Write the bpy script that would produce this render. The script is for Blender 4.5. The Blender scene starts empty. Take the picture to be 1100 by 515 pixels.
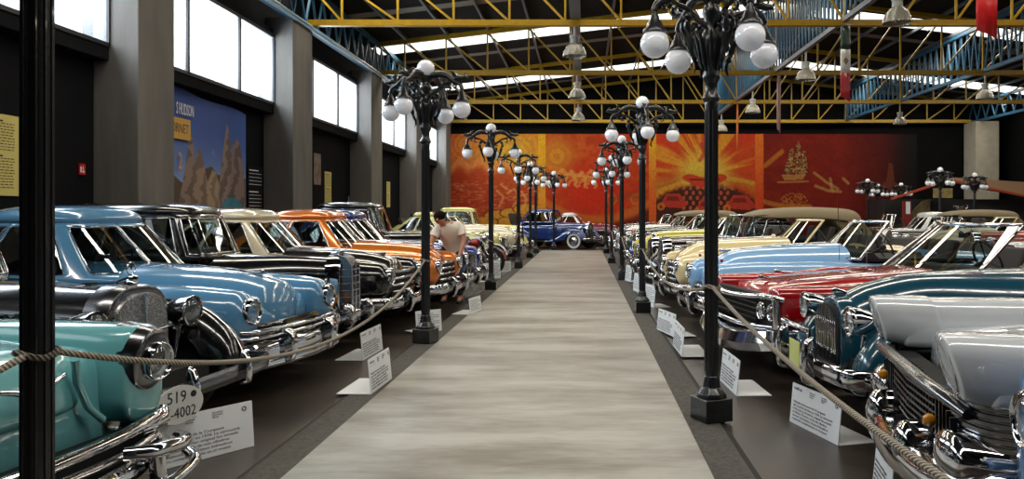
# car museum hall
import bpy, math, random
import numpy as np
from mathutils import Vector, Matrix
PI = math.pi
R = math.radians
rnd = random.Random(7)
SC = bpy.context.scene
COL = SC.collection
EYE = 1.55
FP = 840.0
PX0, PY0 = 627.0, 230.0

def X(px, Z): return (px - PX0) * Z / FP
def H(py, Z): return EYE - (py - PY0) * Z / FP

# ---------------------------------------------------------------- materials
def lin(c):
    return tuple((v / 255 / 12.92) if v / 255 <= 0.04045 else ((v / 255 + 0.055) / 1.055) ** 2.4 for v in c)

def new_mat(name):
    m = bpy.data.materials.new(name); m.use_nodes = True
    nt = m.node_tree
    return m, nt, nt.nodes['Principled BSDF']

def mat(name, rgb, rough=0.5, metal=0.0, coat=0.0, noise=0.0, nscale=20.0, bump=0.0, bscale=60.0, spec=0.5, stretch=None, emit=0.0):
    m, nt, b = new_mat(name)
    c = lin(rgb)
    b.inputs['Base Color'].default_value = (*c, 1)
    b.inputs['Roughness'].default_value = rough
    b.inputs['Metallic'].default_value = metal
    b.inputs['Coat Weight'].default_value = coat
    b.inputs['Coat Roughness'].default_value = 0.04
    b.inputs['Specular IOR Level'].default_value = spec
    tc = None
    if noise or bump:
        tc = nt.nodes.new('ShaderNodeTexCoord')
        mp = nt.nodes.new('ShaderNodeMapping')
        nt.links.new(tc.outputs['Object'], mp.inputs[0])
        if stretch: mp.inputs['Scale'].default_value = stretch
    if noise:
        n = nt.nodes.new('ShaderNodeTexNoise'); n.inputs['Scale'].default_value = nscale; n.inputs['Detail'].default_value = 6
        nt.links.new(mp.outputs[0], n.inputs['Vector'])
        r = nt.nodes.new('ShaderNodeMapRange'); r.inputs[1].default_value = .3; r.inputs[2].default_value = .7
        r.inputs[3].default_value = 1 - noise; r.inputs[4].default_value = 1 + noise
        nt.links.new(n.outputs['Fac'], r.inputs[0])
        mx = nt.nodes.new('ShaderNodeVectorMath'); mx.operation = 'SCALE'
        mx.inputs[0].default_value = c
        nt.links.new(r.outputs[0], mx.inputs['Scale']); nt.links.new(mx.outputs[0], b.inputs['Base Color'])
    if bump:
        n2 = nt.nodes.new('ShaderNodeTexNoise'); n2.inputs['Scale'].default_value = bscale; n2.inputs['Detail'].default_value = 4
        nt.links.new(mp.outputs[0], n2.inputs['Vector'])
        bp = nt.nodes.new('ShaderNodeBump'); bp.inputs['Strength'].default_value = bump; bp.inputs['Distance'].default_value = .01
        nt.links.new(n2.outputs['Fac'], bp.inputs['Height']); nt.links.new(bp.outputs[0], b.inputs['Normal'])
    if emit:
        b.inputs['Emission Color'].default_value = (*c, 1); b.inputs['Emission Strength'].default_value = emit
    return m

_paints = {}
def paint(rgb, metal=0.0, rough=0.2):
    k = (rgb, metal, rough)
    if k not in _paints:
        _paints[k] = mat('car_paint_%d_%d_%d' % rgb, rgb, rough=rough, metal=metal, coat=1.0, noise=0.03, nscale=3)
    return _paints[k]

def glass_mat(name, tint=(0.55, 0.62, 0.6), refl=0.08, rough=0.0):
    m, nt, b = new_mat(name)
    nt.nodes.remove(b)
    out = nt.nodes['Material Output']
    tr = nt.nodes.new('ShaderNodeBsdfTransparent'); tr.inputs[0].default_value = (*tint, 1)
    gl = nt.nodes.new('ShaderNodeBsdfGlossy'); gl.inputs['Roughness'].default_value = rough; gl.inputs[0].default_value = (1, 1, 1, 1)
    fr = nt.nodes.new('ShaderNodeLayerWeight'); fr.inputs[0].default_value = .5
    pw = nt.nodes.new('ShaderNodeMath'); pw.operation = 'POWER'; pw.inputs[1].default_value = 4.0
    nt.links.new(fr.outputs['Facing'], pw.inputs[0])
    mr = nt.nodes.new('ShaderNodeMath'); mr.operation = 'ADD'; mr.inputs[1].default_value = refl; mr.use_clamp = True
    mx = nt.nodes.new('ShaderNodeMixShader')
    nt.links.new(pw.outputs[0], mr.inputs[0]); nt.links.new(mr.outputs[0], mx.inputs[0])
    nt.links.new(tr.outputs[0], mx.inputs[1]); nt.links.new(gl.outputs[0], mx.inputs[2])
    nt.links.new(mx.outputs[0], out.inputs[0])
    return m

def vcol_mat(name, rough=0.6, attr='paint'):
    m, nt, b = new_mat(name)
    a = nt.nodes.new('ShaderNodeVertexColor'); a.layer_name = attr
    nt.links.new(a.outputs[0], b.inputs['Base Color'])
    b.inputs['Roughness'].default_value = rough
    b.inputs['Specular IOR Level'].default_value = .15
    return m

M = {}
M['chrome'] = mat('chrome', (205, 205, 208), rough=0.07, metal=1.0)
M['gold'] = mat('gold_plating', (205, 160, 70), rough=0.15, metal=1.0)
M['dark_chrome'] = mat('weathered_chrome', (120, 120, 122), rough=0.22, metal=1.0)
M['black_paint'] = paint((9, 9, 11), rough=.2)
M['iron'] = mat('black_painted_iron', (13, 13, 15), rough=0.34, coat=.3, bump=.25, bscale=40)
M['rubber'] = mat('tyre_rubber', (16, 16, 17), rough=0.75)
M['whitewall'] = mat('whitewall_rubber', (205, 203, 195), rough=0.6)
M['dark'] = mat('dark_underside', (8, 8, 8), rough=0.8)
M['mesh'] = mat('grille_mesh_metal', (48, 48, 50), rough=0.35, metal=.9)
M['uphol'] = mat('dark_upholstery', (38, 28, 24), rough=0.7)
M['uphol_red'] = mat('red_upholstery', (110, 28, 22), rough=0.5)
M['uphol_tan'] = mat('tan_upholstery', (130, 105, 75), rough=0.6)
M['canvas_tan'] = mat('tan_canvas', (140, 125, 98), rough=0.8, bump=.2, bscale=300)
M['canvas_black'] = mat('black_canvas', (18, 18, 19), rough=0.75, bump=.2, bscale=300)
M['glass'] = glass_mat('car_glass')
M['lens'] = glass_mat('headlight_glass', (.85, .88, .9), .12)
M['reflector'] = mat('headlight_reflector', (165, 168, 172), rough=0.28, metal=1, bump=.5, bscale=90, stretch=(1, 5, 1))
M['amber'] = mat('amber_lens', (200, 130, 20), rough=0.15, coat=1)
M['redlens'] = mat('red_lens', (150, 12, 10), rough=0.15, coat=1)
M['globe'] = mat('opal_glass', (240, 240, 244), rough=0.12, coat=.6)
_b = M['globe'].node_tree.nodes['Principled BSDF']; _b.inputs['Emission Color'].default_value = (.9, .92, 1, 1); _b.inputs['Emission Strength'].default_value = .10
M['paper'] = mat('white_card', (226, 228, 230), rough=0.6)
M['ink'] = mat('black_ink', (30, 30, 34), rough=0.6)
M['greyink'] = mat('grey_ink', (105, 105, 110), rough=0.6)
M['concrete'] = mat('raw_concrete', (104, 101, 97), rough=0.85, spec=.2, noise=.16, nscale=3, bump=.5, bscale=14, stretch=(1, 1, .25))
M['wall'] = mat('charcoal_wall_paint', (24, 24, 27), rough=0.9, spec=.06, noise=.1, nscale=2)
M['blackwall'] = mat('black_wall_paint', (14, 14, 14), rough=0.9, spec=.06, noise=.1, nscale=1)
M['yellow'] = mat('yellow_steel_paint', (168, 132, 20), rough=0.4, noise=.12, nscale=8)
M['bluesteel'] = mat('blue_steel_paint', (40, 84, 112), rough=0.42, noise=.15, nscale=8)
M['greysteel'] = mat('grey_steel', (96, 100, 108), rough=0.45, metal=.3)
M['rope'] = None

# ---------------------------------------------------------------- mesh builder
class MB:
    def __init__(s): s.v = []; s.f = []
    def add(s, vs, fs):
        o = len(s.v); s.v.extend([tuple(v) for v in vs]); s.f.extend([tuple(i + o for i in f) for f in fs]); return s
    def box(s, x0, x1, y0, y1, z0, z1, mtx=None):
        vs = [(x, y, z) for z in (z0, z1) for (x, y) in ((x0, y0), (x1, y0), (x1, y1), (x0, y1))]
        if mtx: vs = [mtx @ Vector(v) for v in vs]
        return s.add(vs, [(3, 2, 1, 0), (4, 5, 6, 7), (0, 1, 5, 4), (1, 2, 6, 5), (2, 3, 7, 6), (3, 0, 4, 7)])
    def bar(s, a, b, w, h=None, up=(0, 0, 1)):
        a = Vector(a); b = Vector(b); h = h or w
        d = (b - a).normalized(); u = Vector(up)
        if abs(d.dot(u)) > .98: u = Vector((1, 0, 0))
        sd = d.cross(u).normalized(); u = sd.cross(d).normalized()
        vs = []
        for p in (a, b):
            for (i, j) in ((-1, -1), (1, -1), (1, 1), (-1, 1)):
                vs.append(p + sd * (i * w / 2) + u * (j * h / 2))
        return s.add(vs, [(0, 1, 2, 3), (7, 6, 5, 4), (0, 4, 5, 1), (1, 5, 6, 2), (2, 6, 7, 3), (3, 7, 4, 0)])
    def tube(s, pts, r, n=8, closed=False, sx=1.0, sz=1.0, up=(0, 0, 1)):
        pts = [Vector(p) for p in pts]; m = len(pts)
        rs = r if isinstance(r, (list, tuple)) else [r] * m
        vs = []
        for i, p in enumerate(pts):
            if closed: d = pts[(i + 1) % m] - pts[i - 1]
            else: d = pts[min(i + 1, m - 1)] - pts[max(i - 1, 0)]
            d = d.normalized() if d.length > 1e-9 else Vector((1, 0, 0))
            u = Vector(up)
            if abs(d.dot(u)) > .97: u = Vector((1, 0, 0)) if abs(d.x) < .9 else Vector((0, 1, 0))
            sd = d.cross(u).normalized(); u = sd.cross(d).normalized()
            for k in range(n):
                a = 2 * PI * k / n
                vs.append(p + sd * (math.cos(a) * rs[i] * sx) + u * (math.sin(a) * rs[i] * sz))
        fs = []
        for i in range(m if closed else m - 1):
            j = (i + 1) % m
            for k in range(n):
                l = (k + 1) % n
                fs.append((i * n + k, i * n + l, j * n + l, j * n + k))
        if not closed:
            fs.append(tuple(range(n - 1, -1, -1))); fs.append(tuple((m - 1) * n + k for k in range(n)))
        return s.add(vs, fs)
    def lathe(s, prof, n=24, mtx=None, cap=True):
        """prof: list of (r, z) about z axis"""
        vs = []
        for (r, z) in prof:
            for k in range(n):
                a = 2 * PI * k / n
                vs.append((r * math.cos(a), r * math.sin(a), z))
        if mtx: vs = [mtx @ Vector(v) for v in vs]
        fs = []
        for i in range(len(prof) - 1):
            for k in range(n):
                l = (k + 1) % n
                fs.append((i * n + k, i * n + l, (i + 1) * n + l, (i + 1) * n + k))
        if cap:
            fs.append(tuple(range(n - 1, -1, -1))); fs.append(tuple((len(prof) - 1) * n + k for k in range(n)))
        return s.add(vs, fs)
    def ball(s, c, r, n=16, sc=(1, 1, 1)):
        prof = [(max(1e-4, r * math.sin(PI * i / n)), -r * math.cos(PI * i / n)) for i in range(n + 1)]
        m = Matrix.Translation(c) @ Matrix.Diagonal((*sc, 1))
        return s.lathe(prof, n * 2, m, cap=False)
    def prism(s, poly, y0, y1, mtx=None):
        """poly in xz extruded along y"""
        n = len(poly)
        vs = [(x, y0, z) for x, z in poly] + [(x, y1, z) for x, z in poly]
        if mtx: vs = [mtx @ Vector(v) for v in vs]
        fs = [tuple(range(n)), tuple(range(2 * n - 1, n - 1, -1))]
        for i in range(n):
            j = (i + 1) % n
            fs.append((i, i + n, j + n, j))
        return s.add(vs, fs)
    def build(s, name, m, parent=None, smooth=None, bevel=0, xf=None):
        me = bpy.data.meshes.new(name)
        vs = s.v if xf is None else [tuple(xf @ Vector(v)) for v in s.v]
        me.from_pydata(vs, [], s.f); me.validate()
        if m is not None: me.materials.append(m)
        if smooth is not None:
            me.polygons.foreach_set('use_smooth', [True] * len(me.polygons))
            me.set_sharp_from_angle(angle=R(smooth))
        me.update()
        o = bpy.data.objects.new(name, me); COL.objects.link(o)
        if parent is not None: o.parent = parent
        if bevel:
            b = o.modifiers.new('bevel', 'BEVEL'); b.width = bevel; b.segments = 2; b.limit_method = 'ANGLE'
        return o

def tag(o, label=None, cat=None, group=None, kind=None):
    if label: o['label'] = label
    if cat: o['category'] = cat
    if group: o['group'] = group
    if kind: o['kind'] = kind
    return o
def empty(name, loc=(0, 0, 0), rz=0.0):
    o = bpy.data.objects.new(name, None); COL.objects.link(o)
    o.location = loc; o.rotation_euler = (0, 0, rz); o.empty_display_size = .2
    return o
def kids(o): return [c for c in bpy.data.objects if c.parent is o]
def copy_tree(o, parent=None):
    c = o.copy(); COL.objects.link(c)
    if parent is not None: c.parent = parent
    for ch in KIDS.get(o.name) or kids(o): copy_tree(ch, c)
    return c
KIDS = {}
def text_obj(name, body, size, m, parent, loc, rot, align='LEFT', ext=.0006, spacing=1.0, xs=1.0):
    cu = bpy.data.curves.new(name, 'FONT'); cu.body = body; cu.size = size; cu.extrude = ext
    cu.align_x = align; cu.align_y = 'CENTER'; cu.space_line = spacing; cu.resolution_u = 2
    cu.materials.append(m)
    t = bpy.data.objects.new(name, cu); COL.objects.link(t); bpy.context.view_layer.update()
    me = bpy.data.meshes.new_from_object(t.evaluated_get(bpy.context.evaluated_depsgraph_get())); bpy.data.objects.remove(t)
    o = bpy.data.objects.new(name, me); COL.objects.link(o); o.location = loc; o.rotation_euler = rot; o.scale = (xs, 1, 1)
    if parent is not None: o.parent = parent
    return o

# ---------------------------------------------------------------- interpolation / lofts
def pchip(xs, ys, x):
    n = len(xs)
    if x <= xs[0]: return ys[0]
    if x >= xs[-1]: return ys[-1]
    h = [xs[i + 1] - xs[i] for i in range(n - 1)]
    d = [(ys[i + 1] - ys[i]) / h[i] for i in range(n - 1)]
    m = [0.0] * n
    m[0] = d[0]; m[-1] = d[-1]
    for i in range(1, n - 1):
        m[i] = 0.0 if d[i - 1] * d[i] <= 0 else 2 * d[i - 1] * d[i] / (d[i - 1] + d[i])
    for i in range(n - 1):
        if x <= xs[i + 1]:
            t = (x - xs[i]) / h[i]
            return ((2 * t**3 - 3 * t**2 + 1) * ys[i] + (t**3 - 2 * t**2 + t) * h[i] * m[i]
                    + (-2 * t**3 + 3 * t**2) * ys[i + 1] + (t**3 - t**2) * h[i] * m[i + 1])
    return ys[-1]

def loft(keys, nx=40, nr=28, r_front=0.0, r_rear=0.0, pf=2.2, pr=2.2, arches=(), nt=3.0, nb=4.0, fz=.5, mb=None, lean=0.0):
    """keys: (x, yc, w, zb, zt) front first (x falling). Superelliptic rings swept along x."""
    ks = sorted(keys, key=lambda k: -k[0])
    s = [-k[0] for k in ks]
    cols = [[k[j] for k in ks] for j in range(1, 5)]
    L = s[-1] - s[0]
    st = set()
    for i in range(nx + 1): st.add(round(s[0] + L * i / nx, 5))
    for rr, sg, e in ((r_front, 1, s[0]), (r_rear, -1, s[-1])):
        if rr > 0:
            for i in range(11):
                st.add(round(e + sg * rr * (1 - math.cos(PI / 2 * i / 10)), 5))
    for (ax, ar, az) in arches:
        for i in range(17):
            q = -ax + ar * math.cos(PI * i / 16)
            if s[0] < q < s[-1]: st.add(round(q, 5))
        for q in (-ax - ar - .004, -ax + ar + .004):
            if s[0] < q < s[-1]: st.add(round(q, 5))
    st = sorted(st)
    vs = []; fs = []
    for q in st:
        yc, w, zb, zt = [pchip(s, c, q) for c in cols]
        zc = zb + (zt - zb) * fz
        f = 1.0
        if r_front > 0 and q - s[0] < r_front:
            f = max(0.0, 1 - ((r_front - (q - s[0])) / r_front) ** pf) ** (1 / pf)
        if r_rear > 0 and s[-1] - q < r_rear:
            f = min(f, max(0.0, 1 - ((r_rear - (s[-1] - q)) / r_rear) ** pr) ** (1 / pr))
        f = max(f, .004)
        az = None
        for (ax, ar, azc) in arches:
            if abs(-q - ax) < ar: az = azc + math.sqrt(max(0, ar * ar - (-q - ax) ** 2))
        for k in range(nr):
            a = 2 * PI * k / nr
            ca, sa = math.cos(a), math.sin(a)
            n = nt if sa >= 0 else nb
            y = math.copysign(abs(ca) ** (2 / n), ca) * w * f
            z = math.copysign(abs(sa) ** (2 / n), sa)
            z = zc + (z * (zt - zc) if sa >= 0 else z * (zc - zb)) * f
            if az is not None and z < az: z = min(az, zt - .01)
            vs.append((-q + lean * (z - zc), yc + y, z))
    m = len(st)
    for i in range(m - 1):
        for k in range(nr):
            l = (k + 1) % nr
            fs.append((i * nr + k, i * nr + l, (i + 1) * nr + l, (i + 1) * nr + k))
    fs.append(tuple(range(nr - 1, -1, -1))); fs.append(tuple((m - 1) * nr + k for k in range(nr)))
    mb = mb or MB()
    return mb.add(vs, fs)

def sweep(path, sec, closed_sec=True, mb=None):
    """path: points in 3D roughly horizontal; sec: list of (out, up) offsets; out = to the right-hand outside of travel"""
    pts = [Vector(p) for p in path]; m = len(pts); n = len(sec); vs = []
    for i, p in enumerate(pts):
        d = pts[min(i + 1, m - 1)] - pts[max(i - 1, 0)]
        d.z = 0; d.normalize()
        o = Vector((d.y, -d.x, 0))
        for (a, b) in sec: vs.append(p + o * a + Vector((0, 0, b)))
    fs = []
    for i in range(m - 1):
        for k in range(n):
            l = (k + 1) % n
            fs.append((i * n + k, (i + 1) * n + k, (i + 1) * n + l, i * n + l))
    fs.append(tuple(range(n))); fs.append(tuple((m - 1) * n + k for k in range(n - 1, -1, -1)))
    mb = mb or MB()
    return mb.add(vs, fs)

def smooth_path(pts, n=24):
    pts = [Vector(p) for p in pts]; L = [0]
    for i in range(1, len(pts)): L.append(L[-1] + (pts[i] - pts[i - 1]).length)
    out = []
    for i in range(n + 1):
        t = L[-1] * i / n
        out.append(tuple(pchip(L, [p[j] for p in pts], t) for j in range(3)))
    return out
def oval(w, h, n=12, p=2.4):
    return [(math.copysign(abs(math.cos(a)) ** (2 / p), math.cos(a)) * w / 2, math.copysign(abs(math.sin(a)) ** (2 / p), math.sin(a)) * h / 2) for a in [2 * PI * k / n for k in range(n)]]
SKY, SKYP, WINP, EXPO = 2.2, 800, 440, 0.0
# ---------------------------------------------------------------- car components (car local frame: nose at x=0 looking +x, y to its left, z up)
RX90 = Matrix.Rotation(R(90), 4, 'X')
RY90 = Matrix.Rotation(R(90), 4, 'Y')

def wheel(p, x, y, r=.36, w=.17, white=False, steer=0.0, n=28, spokes=False, cap=True, name='wheel'):
    s = 1 if y > 0 else -1
    T = Matrix.Translation((x, y, r)) @ Matrix.Rotation(steer, 4, 'Z') @ Matrix.Rotation(R(-90 * s), 4, 'X')   # z axis -> outboard
    h = w / 2
    t = MB().lathe([(r * .62, -h), (r * .9, -h), (r * .98, -h * .75), (r, -h * .3), (r, h * .3), (r * .98, h * .75), (r * .9, h), (r * .66, h), (r * .62, h * .7)], n, T).build(name, M['rubber'], p, 50)
    if white:
        MB().lathe([(r * .68, h + .001), (r * .72, h + .006), (r * .86, h + .006), (r * .9, h + .001)], n, T, cap=False).build('whitewall', M['whitewall'], t, 60)
    if spokes:
        m = MB().lathe([(r * .62, -h * .7), (r * .66, -h * .7), (r * .66, h * .7), (r * .62, h * .7), (r * .62, -h * .7)], n, T, cap=False)
        for k in range(16):
            a = 2 * PI * k / 16
            m.tube([T @ Vector((.03 * math.cos(a + .4), .03 * math.sin(a + .4), h * .7)), T @ Vector((r * .64 * math.cos(a), r * .64 * math.sin(a), 0))], .006, 5)
        m.lathe([(.05, -h * .5), (.055, h * .8), (.03, h * .95)], 14, T).build('spoked_rim', M['chrome'], t, 40)
    elif cap:
        MB().lathe([(r * .62, h * .6), (r * .6, h * .85), (r * .52, h * .8), (r * .44, h * .7), (r * .36, h * .95), (r * .22, h * 1.25), (r * .05, h * 1.35)], n, T).build('hubcap', M['chrome'], t, 60)
    return t

def headlight(p, x, y, z, r=.1, depth=.09, bucket=None, yaw=0.0, pitch=0.0, name='headlight', style='ring'):
    T = Matrix.Translation((x, y, z)) @ Matrix.Rotation(yaw, 4, 'Z') @ Matrix.Rotation(R(90) + pitch, 4, 'Y')
    if bucket:
        prof = [(r * .1, -r * 2.0), (r * .45, -r * 1.85), (r * .78, -r * 1.3), (r * .97, -r * .6), (r * 1.04, 0)]
        b = MB().lathe(prof, 24, T).build(name, bucket, p, 50)
        MB().lathe([(r * 1.02, -.012), (r * 1.09, 0), (r * 1.06, .014), (r * .96, .016), (r * .94, 0)], 28, T, cap=False).build('chrome_rim', M['chrome'], b, 60)
    else:
        b = MB().lathe([(r * .98, -depth), (r * 1.16, -depth * .2), (r * 1.17, .004), (r * 1.08, .018), (r * .97, .014), (r * .94, -.002)], 28, T, cap=False).build(name, M['chrome'], p, 60)
    MB().lathe([(r * .96, 0), (r * .8, -r * .3), (r * .5, -r * .52), (r * .1, -r * .6)], 24, T, cap=False).build('reflector', M['reflector'], b, 60)
    m = MB().lathe([(r * .97, 0), (r * .8, r * .13), (r * .45, r * .24), (.002, r * .28)], 24, T, cap=False)
    m.build('lens', M['lens'], b, 60)
    return b

def front_bumper(p, w=.92, z=.45, x=0.0, wrap=.5, h=.15, d=.07, bow=.12, guards=(.35,), gh=.28, m=None, n=14, center_dip=0.0, sweepback=.25, name='front_bumper', sgn=1):
    """sgn=1 front of the car, -1 rear"""
    m = m or M['chrome']
    pts = [(x - sgn * (bow + sweepback + wrap), -w, z), (x - sgn * (bow + sweepback), -w * .985, z), (x - sgn * (bow + .02), -w * .82, z), (x - sgn * bow * .4, -w * .45, z - center_dip * .5), (x, 0, z - center_dip)]
    pts = pts + [(a, -b, c) for a, b, c in reversed(pts[:-1])]
    b = sweep(smooth_path(pts, 36), [(sgn * a, q) for a, q in oval(d, h, n)]).build(name, m, p, 50)
    for g in guards:
        for s in ((-1, 1) if g else (1,)):
            gx = x - sgn * bow * .4 * (g / .45 if g else 0) + sgn * .03
            t = MB()
            prof = [(0, -gh * .5), (.045, -gh * .42), (.075, -gh * .1), (.075, gh * .2), (.05, gh * .42), (0, gh * .55), (-.05, gh * .45), (-.05, -gh * .45)]
            k = MB().prism([(gx + sgn * a, z + q) for a, q in prof], s * g - .045, s * g + .045)
            k.build('bumper_guard', m, b, 80, bevel=.018)
    return b

def plate(p, x, y, z, text, w=.3, h=.15, pitch=0.0, base=(215, 205, 150), ink='ink', parent_name='license_plate', yaw=0):
    bm = mat('plate_enamel_%d_%d_%d' % base, base, rough=.4)
    pl = MB().box(-.004, .004, -w / 2, w / 2, -h / 2, h / 2).build(parent_name, bm, p, bevel=.003)
    pl.location = (x, y, z); pl.rotation_euler = (0, pitch, yaw)
    text_obj('plate_number', text, h * .62, M[ink], pl, (.0055, 0, 0), (R(90), 0, R(90)), 'CENTER')
    return pl

def seat(p, x, y, z, w=.5, m='uphol', name='seat'):
    t = MB()
    t.box(x - .5, x, y - w / 2, y + w / 2, z - .25, z - .1)
    t.prism([(x - .44, z - .12), (x - .56, z - .12), (x - .72, z + .38), (x - .6, z + .4)], y - w / 2, y + w / 2)
    return t.build(name, M[m], p, 40, bevel=.035)

def steering(p, x, y, z, r=.2, tilt=65, m=None):
    T = Matrix.Translation((x, y, z)) @ Matrix.Rotation(R(-tilt), 4, 'Y')
    t = MB()
    t.tube([T @ Vector((r * math.cos(2 * PI * k / 24), r * math.sin(2 * PI * k / 24), 0)) for k in range(24)], .012, 7, closed=True)
    for a in (0, 2.1, 4.2): t.tube([T @ Vector((0, 0, -.02)), T @ Vector((r * math.cos(a), r * math.sin(a), 0))], .008, 6)
    t.lathe([(.035, -.04), (.04, 0), (.02, .015)], 12, T)
    t.tube([T @ Vector((0, 0, 0)), T @ Vector((0, 0, -.35))], .018, 8)
    return t.build('steering_wheel', m or M['ink'], p, 50)

def cabin(p, bm, belt, xw, xr, wb, ze, wt, df, dr, crown, n=4.0, ws=.82, side=((.74, .02), (-.04, -.66)), vb=.14, vt=.93, split=False, rear=.55,
          trim=None, roof_m=None, beltr=None, visor=False, glass=None, bulge=.03, tr=.008, rear_q=False):
    """greenhouse with real openings. side: ranges of the length fraction; ws: half width fraction of the windscreen"""
    trim = trim or M['chrome']; beltr = belt if beltr is None else beltr; glass = glass or M['glass']
    f45 = .5 ** (1 / n)
    def S(u, v):
        x0 = xw - df * v; x1 = xr + dr * v
        a = (x0 - x1) / 2; c = (x0 + x1) / 2
        w = wb + (wt - wb) * v + bulge * 4 * v * (1 - v) * .5
        cx = math.copysign(abs(math.cos(u)) ** (2 / n), math.cos(u)); sy = math.copysign(abs(math.sin(u)) ** (2 / n), math.sin(u))
        z0 = beltr + (belt - beltr) * (cx * .5 + .5)
        return Vector((c + a * cx, w * sy, z0 + (ze - z0) * v))
    uf = lambda g: math.copysign(math.asin(min(1, abs(g) ** (n / 2))), g)           # front, by y fraction
    us = lambda f: math.acos(max(-1, min(1, math.copysign(abs(f) ** (n / 2), f))))   # side, by x fraction
    ub = lambda g: PI - math.asin(min(1, abs(g) ** (n / 2)))
    half = [0.0]
    half += [uf(f45 * i / 8) for i in range(1, 9)]
    half += [us(f45 * (1 - i / 12)) for i in range(1, 25)]
    half += [ub(f45 * (1 - i / 8)) for i in range(1, 8)] + [PI]
    win = []
    win.append(('windshield', 0, uf(ws)))
    for (a, b) in side: win.append(('side_window', us(a), us(b)))
    if rear: win.append(('rear_window', ub(rear), PI))
    for w in win: half += [w[1], w[2]]
    if split: half.append(uf(.02))
    half = sorted(set(round(h, 6) for h in half))
    us_all = half + [2 * PI - h for h in reversed(half[1:-1])]
    vs_l = sorted(set([0, vb * .5, vb] + [vb + (vt - vb) * i / 6 for i in range(1, 7)] + [1.0]))
    nu = len(us_all); P = [[S(u, v) for u in us_all] for v in vs_l]
    def inwin(u, v):
        uu = u if u <= PI else 2 * PI - u
        if not (vb < v < vt): return None
        for i, (nm, a, b) in enumerate(win):
            if a - 1e-4 < uu < b + 1e-4:
                if split and nm == 'windshield' and uu < uf(.02): return None
                return (i, u > PI if nm == 'side_window' else (False if not (split and nm == 'windshield') else u > PI))
        return None
    shell = MB(); panes = {}
    vs = [q for row in P for q in row]; fs = []
    for j in range(len(vs_l) - 1):
        for i in range(nu):
            k = (i + 1) % nu
            um = (us_all[i] + (us_all[k] if k else 2 * PI)) / 2; vm = (vs_l[j] + vs_l[j + 1]) / 2
            face = (j * nu + i, j * nu + k, (j + 1) * nu + k, (j + 1) * nu + i)
            w = inwin(um, vm)
            if w is None: fs.append(face)
            else: panes.setdefault(w, []).append(face)
    top = P[-1]; cen = sum((q for q in top), Vector()) / nu
    base = (len(vs_l) - 1) * nu; nd = 8
    rvs = list(top); rfs = []
    for d in range(1, nd + 1):
        a = PI / 2 * d / nd
        rr = math.cos(a) ** (2 / 2.7) if d < nd else .02; zz = crown * math.sin(a) ** (2 / 2.7)
        for q in top: rvs.append(Vector((cen.x + (q.x - cen.x) * rr, (q.y) * rr, q.z + zz)))
    for d in range(nd):
        for i in range(nu):
            k = (i + 1) % nu; rfs.append((d * nu + i, d * nu + k, (d + 1) * nu + k, (d + 1) * nu + i))
    rfs.append(tuple(nd * nu + i for i in range(nu)))
    shell.add(vs, fs)
    if roof_m is None: shell.add(rvs, rfs)
    o = shell.build('cabin', bm, p, 40)
    so = o.modifiers.new('thickness', 'SOLIDIFY'); so.thickness = .02; so.offset = -1
    if roof_m is not None:
        MB().add(rvs, rfs).build('roof', roof_m, p, 40)
    for (i, sd), fl in panes.items():
        g = MB(); ids = sorted({a for f in fl for a in f}); mp = {a: b for b, a in enumerate(ids)}
        c0 = Vector((cen.x, 0, 0))
        g.add([vs[a] + (c0 - Vector((vs[a].x, vs[a].y, 0))).normalized() * .004 for a in ids], [tuple(mp[a] for a in f) for f in fl])
        pane = g.build(win[i][0], glass, p, 60)
        # chrome frame tube following the opening
        us_r = sorted({us_all[a % nu] for f in fl for a in f})
        vv = sorted({vs_l[a // nu] for f in fl for a in f})
        if win[i][0] in ('windshield', 'rear_window') and not (split and win[i][0] == 'windshield'):
            us_r = sorted([(u - 2 * PI if (u > PI and win[i][0] == 'windshield') else u) for u in us_r])
        elif split and win[i][0] == 'windshield' and sd: us_r = sorted([u - 2 * PI for u in us_r if u > 0])
        lo = [S(u, vv[0]) for u in us_r]; hi = [S(u, vv[-1]) for u in reversed(us_r)]
        r1 = [S(us_r[-1], v) for v in vv[1:-1]]; r0 = [S(us_r[0], v) for v in reversed(vv[1:-1])]
        MB().tube(lo + r1 + hi + r0, tr, 6, closed=True).build('window_frame', trim, pane, 60)
    return S

def interior(p, x, belt, w, L, steer=True, m='uphol', y_drv=.38, seats=2):
    MB().box(x - L, x - .05, -w, w, belt - .03, belt + .005).build('cockpit_floor', M['dark'], p)
    MB().prism([(x - .42, belt), (x - .1, belt), (x - .16, belt + .07), (x - .36, belt + .08)], -w * .92, w * .92).build('dashboard', M['uphol'], p, 40)
    if steer: steering(p, x - .55, y_drv, belt + .07, .2)
    for k in range(seats):
        for y in (-w * .5, w * .5): seat(p, x - .75 - k * 1.0, y, belt + .05, w * .86, m)

def rings_grille(p, x, w, z0, z1, nbars, m=None, horiz=True, r=.012, bow=.05, name='grille', back=True, curve_top=0.0):
    m = m or M['chrome']
    t = MB()
    if horiz:
        for i in range(nbars):
            z = z0 + (z1 - z0) * i / max(1, nbars - 1)
            ww = w * (1 - curve_top * abs(i / max(1, nbars - 1) * 2 - 1) ** 3)
            t.tube([(x - bow * (k / 6 - 1) ** 2 , ww * (k / 6 - 1), z) for k in range(13)], r, 7)
    else:
        for i in range(nbars):
            f = i / (nbars - 1) * 2 - 1
            t.tube([(x - bow * f * f, w * f, z0), (x - bow * f * f, w * f, z1 - curve_top * (z1 - z0) * f * f)], r, 6)
    g = t.build(name, m, p, 60)
    if back: MB().box(x - .14, x - .06, -w, w, z0, z1).build('grille_backing', M['dark'], g)
    return g

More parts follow.
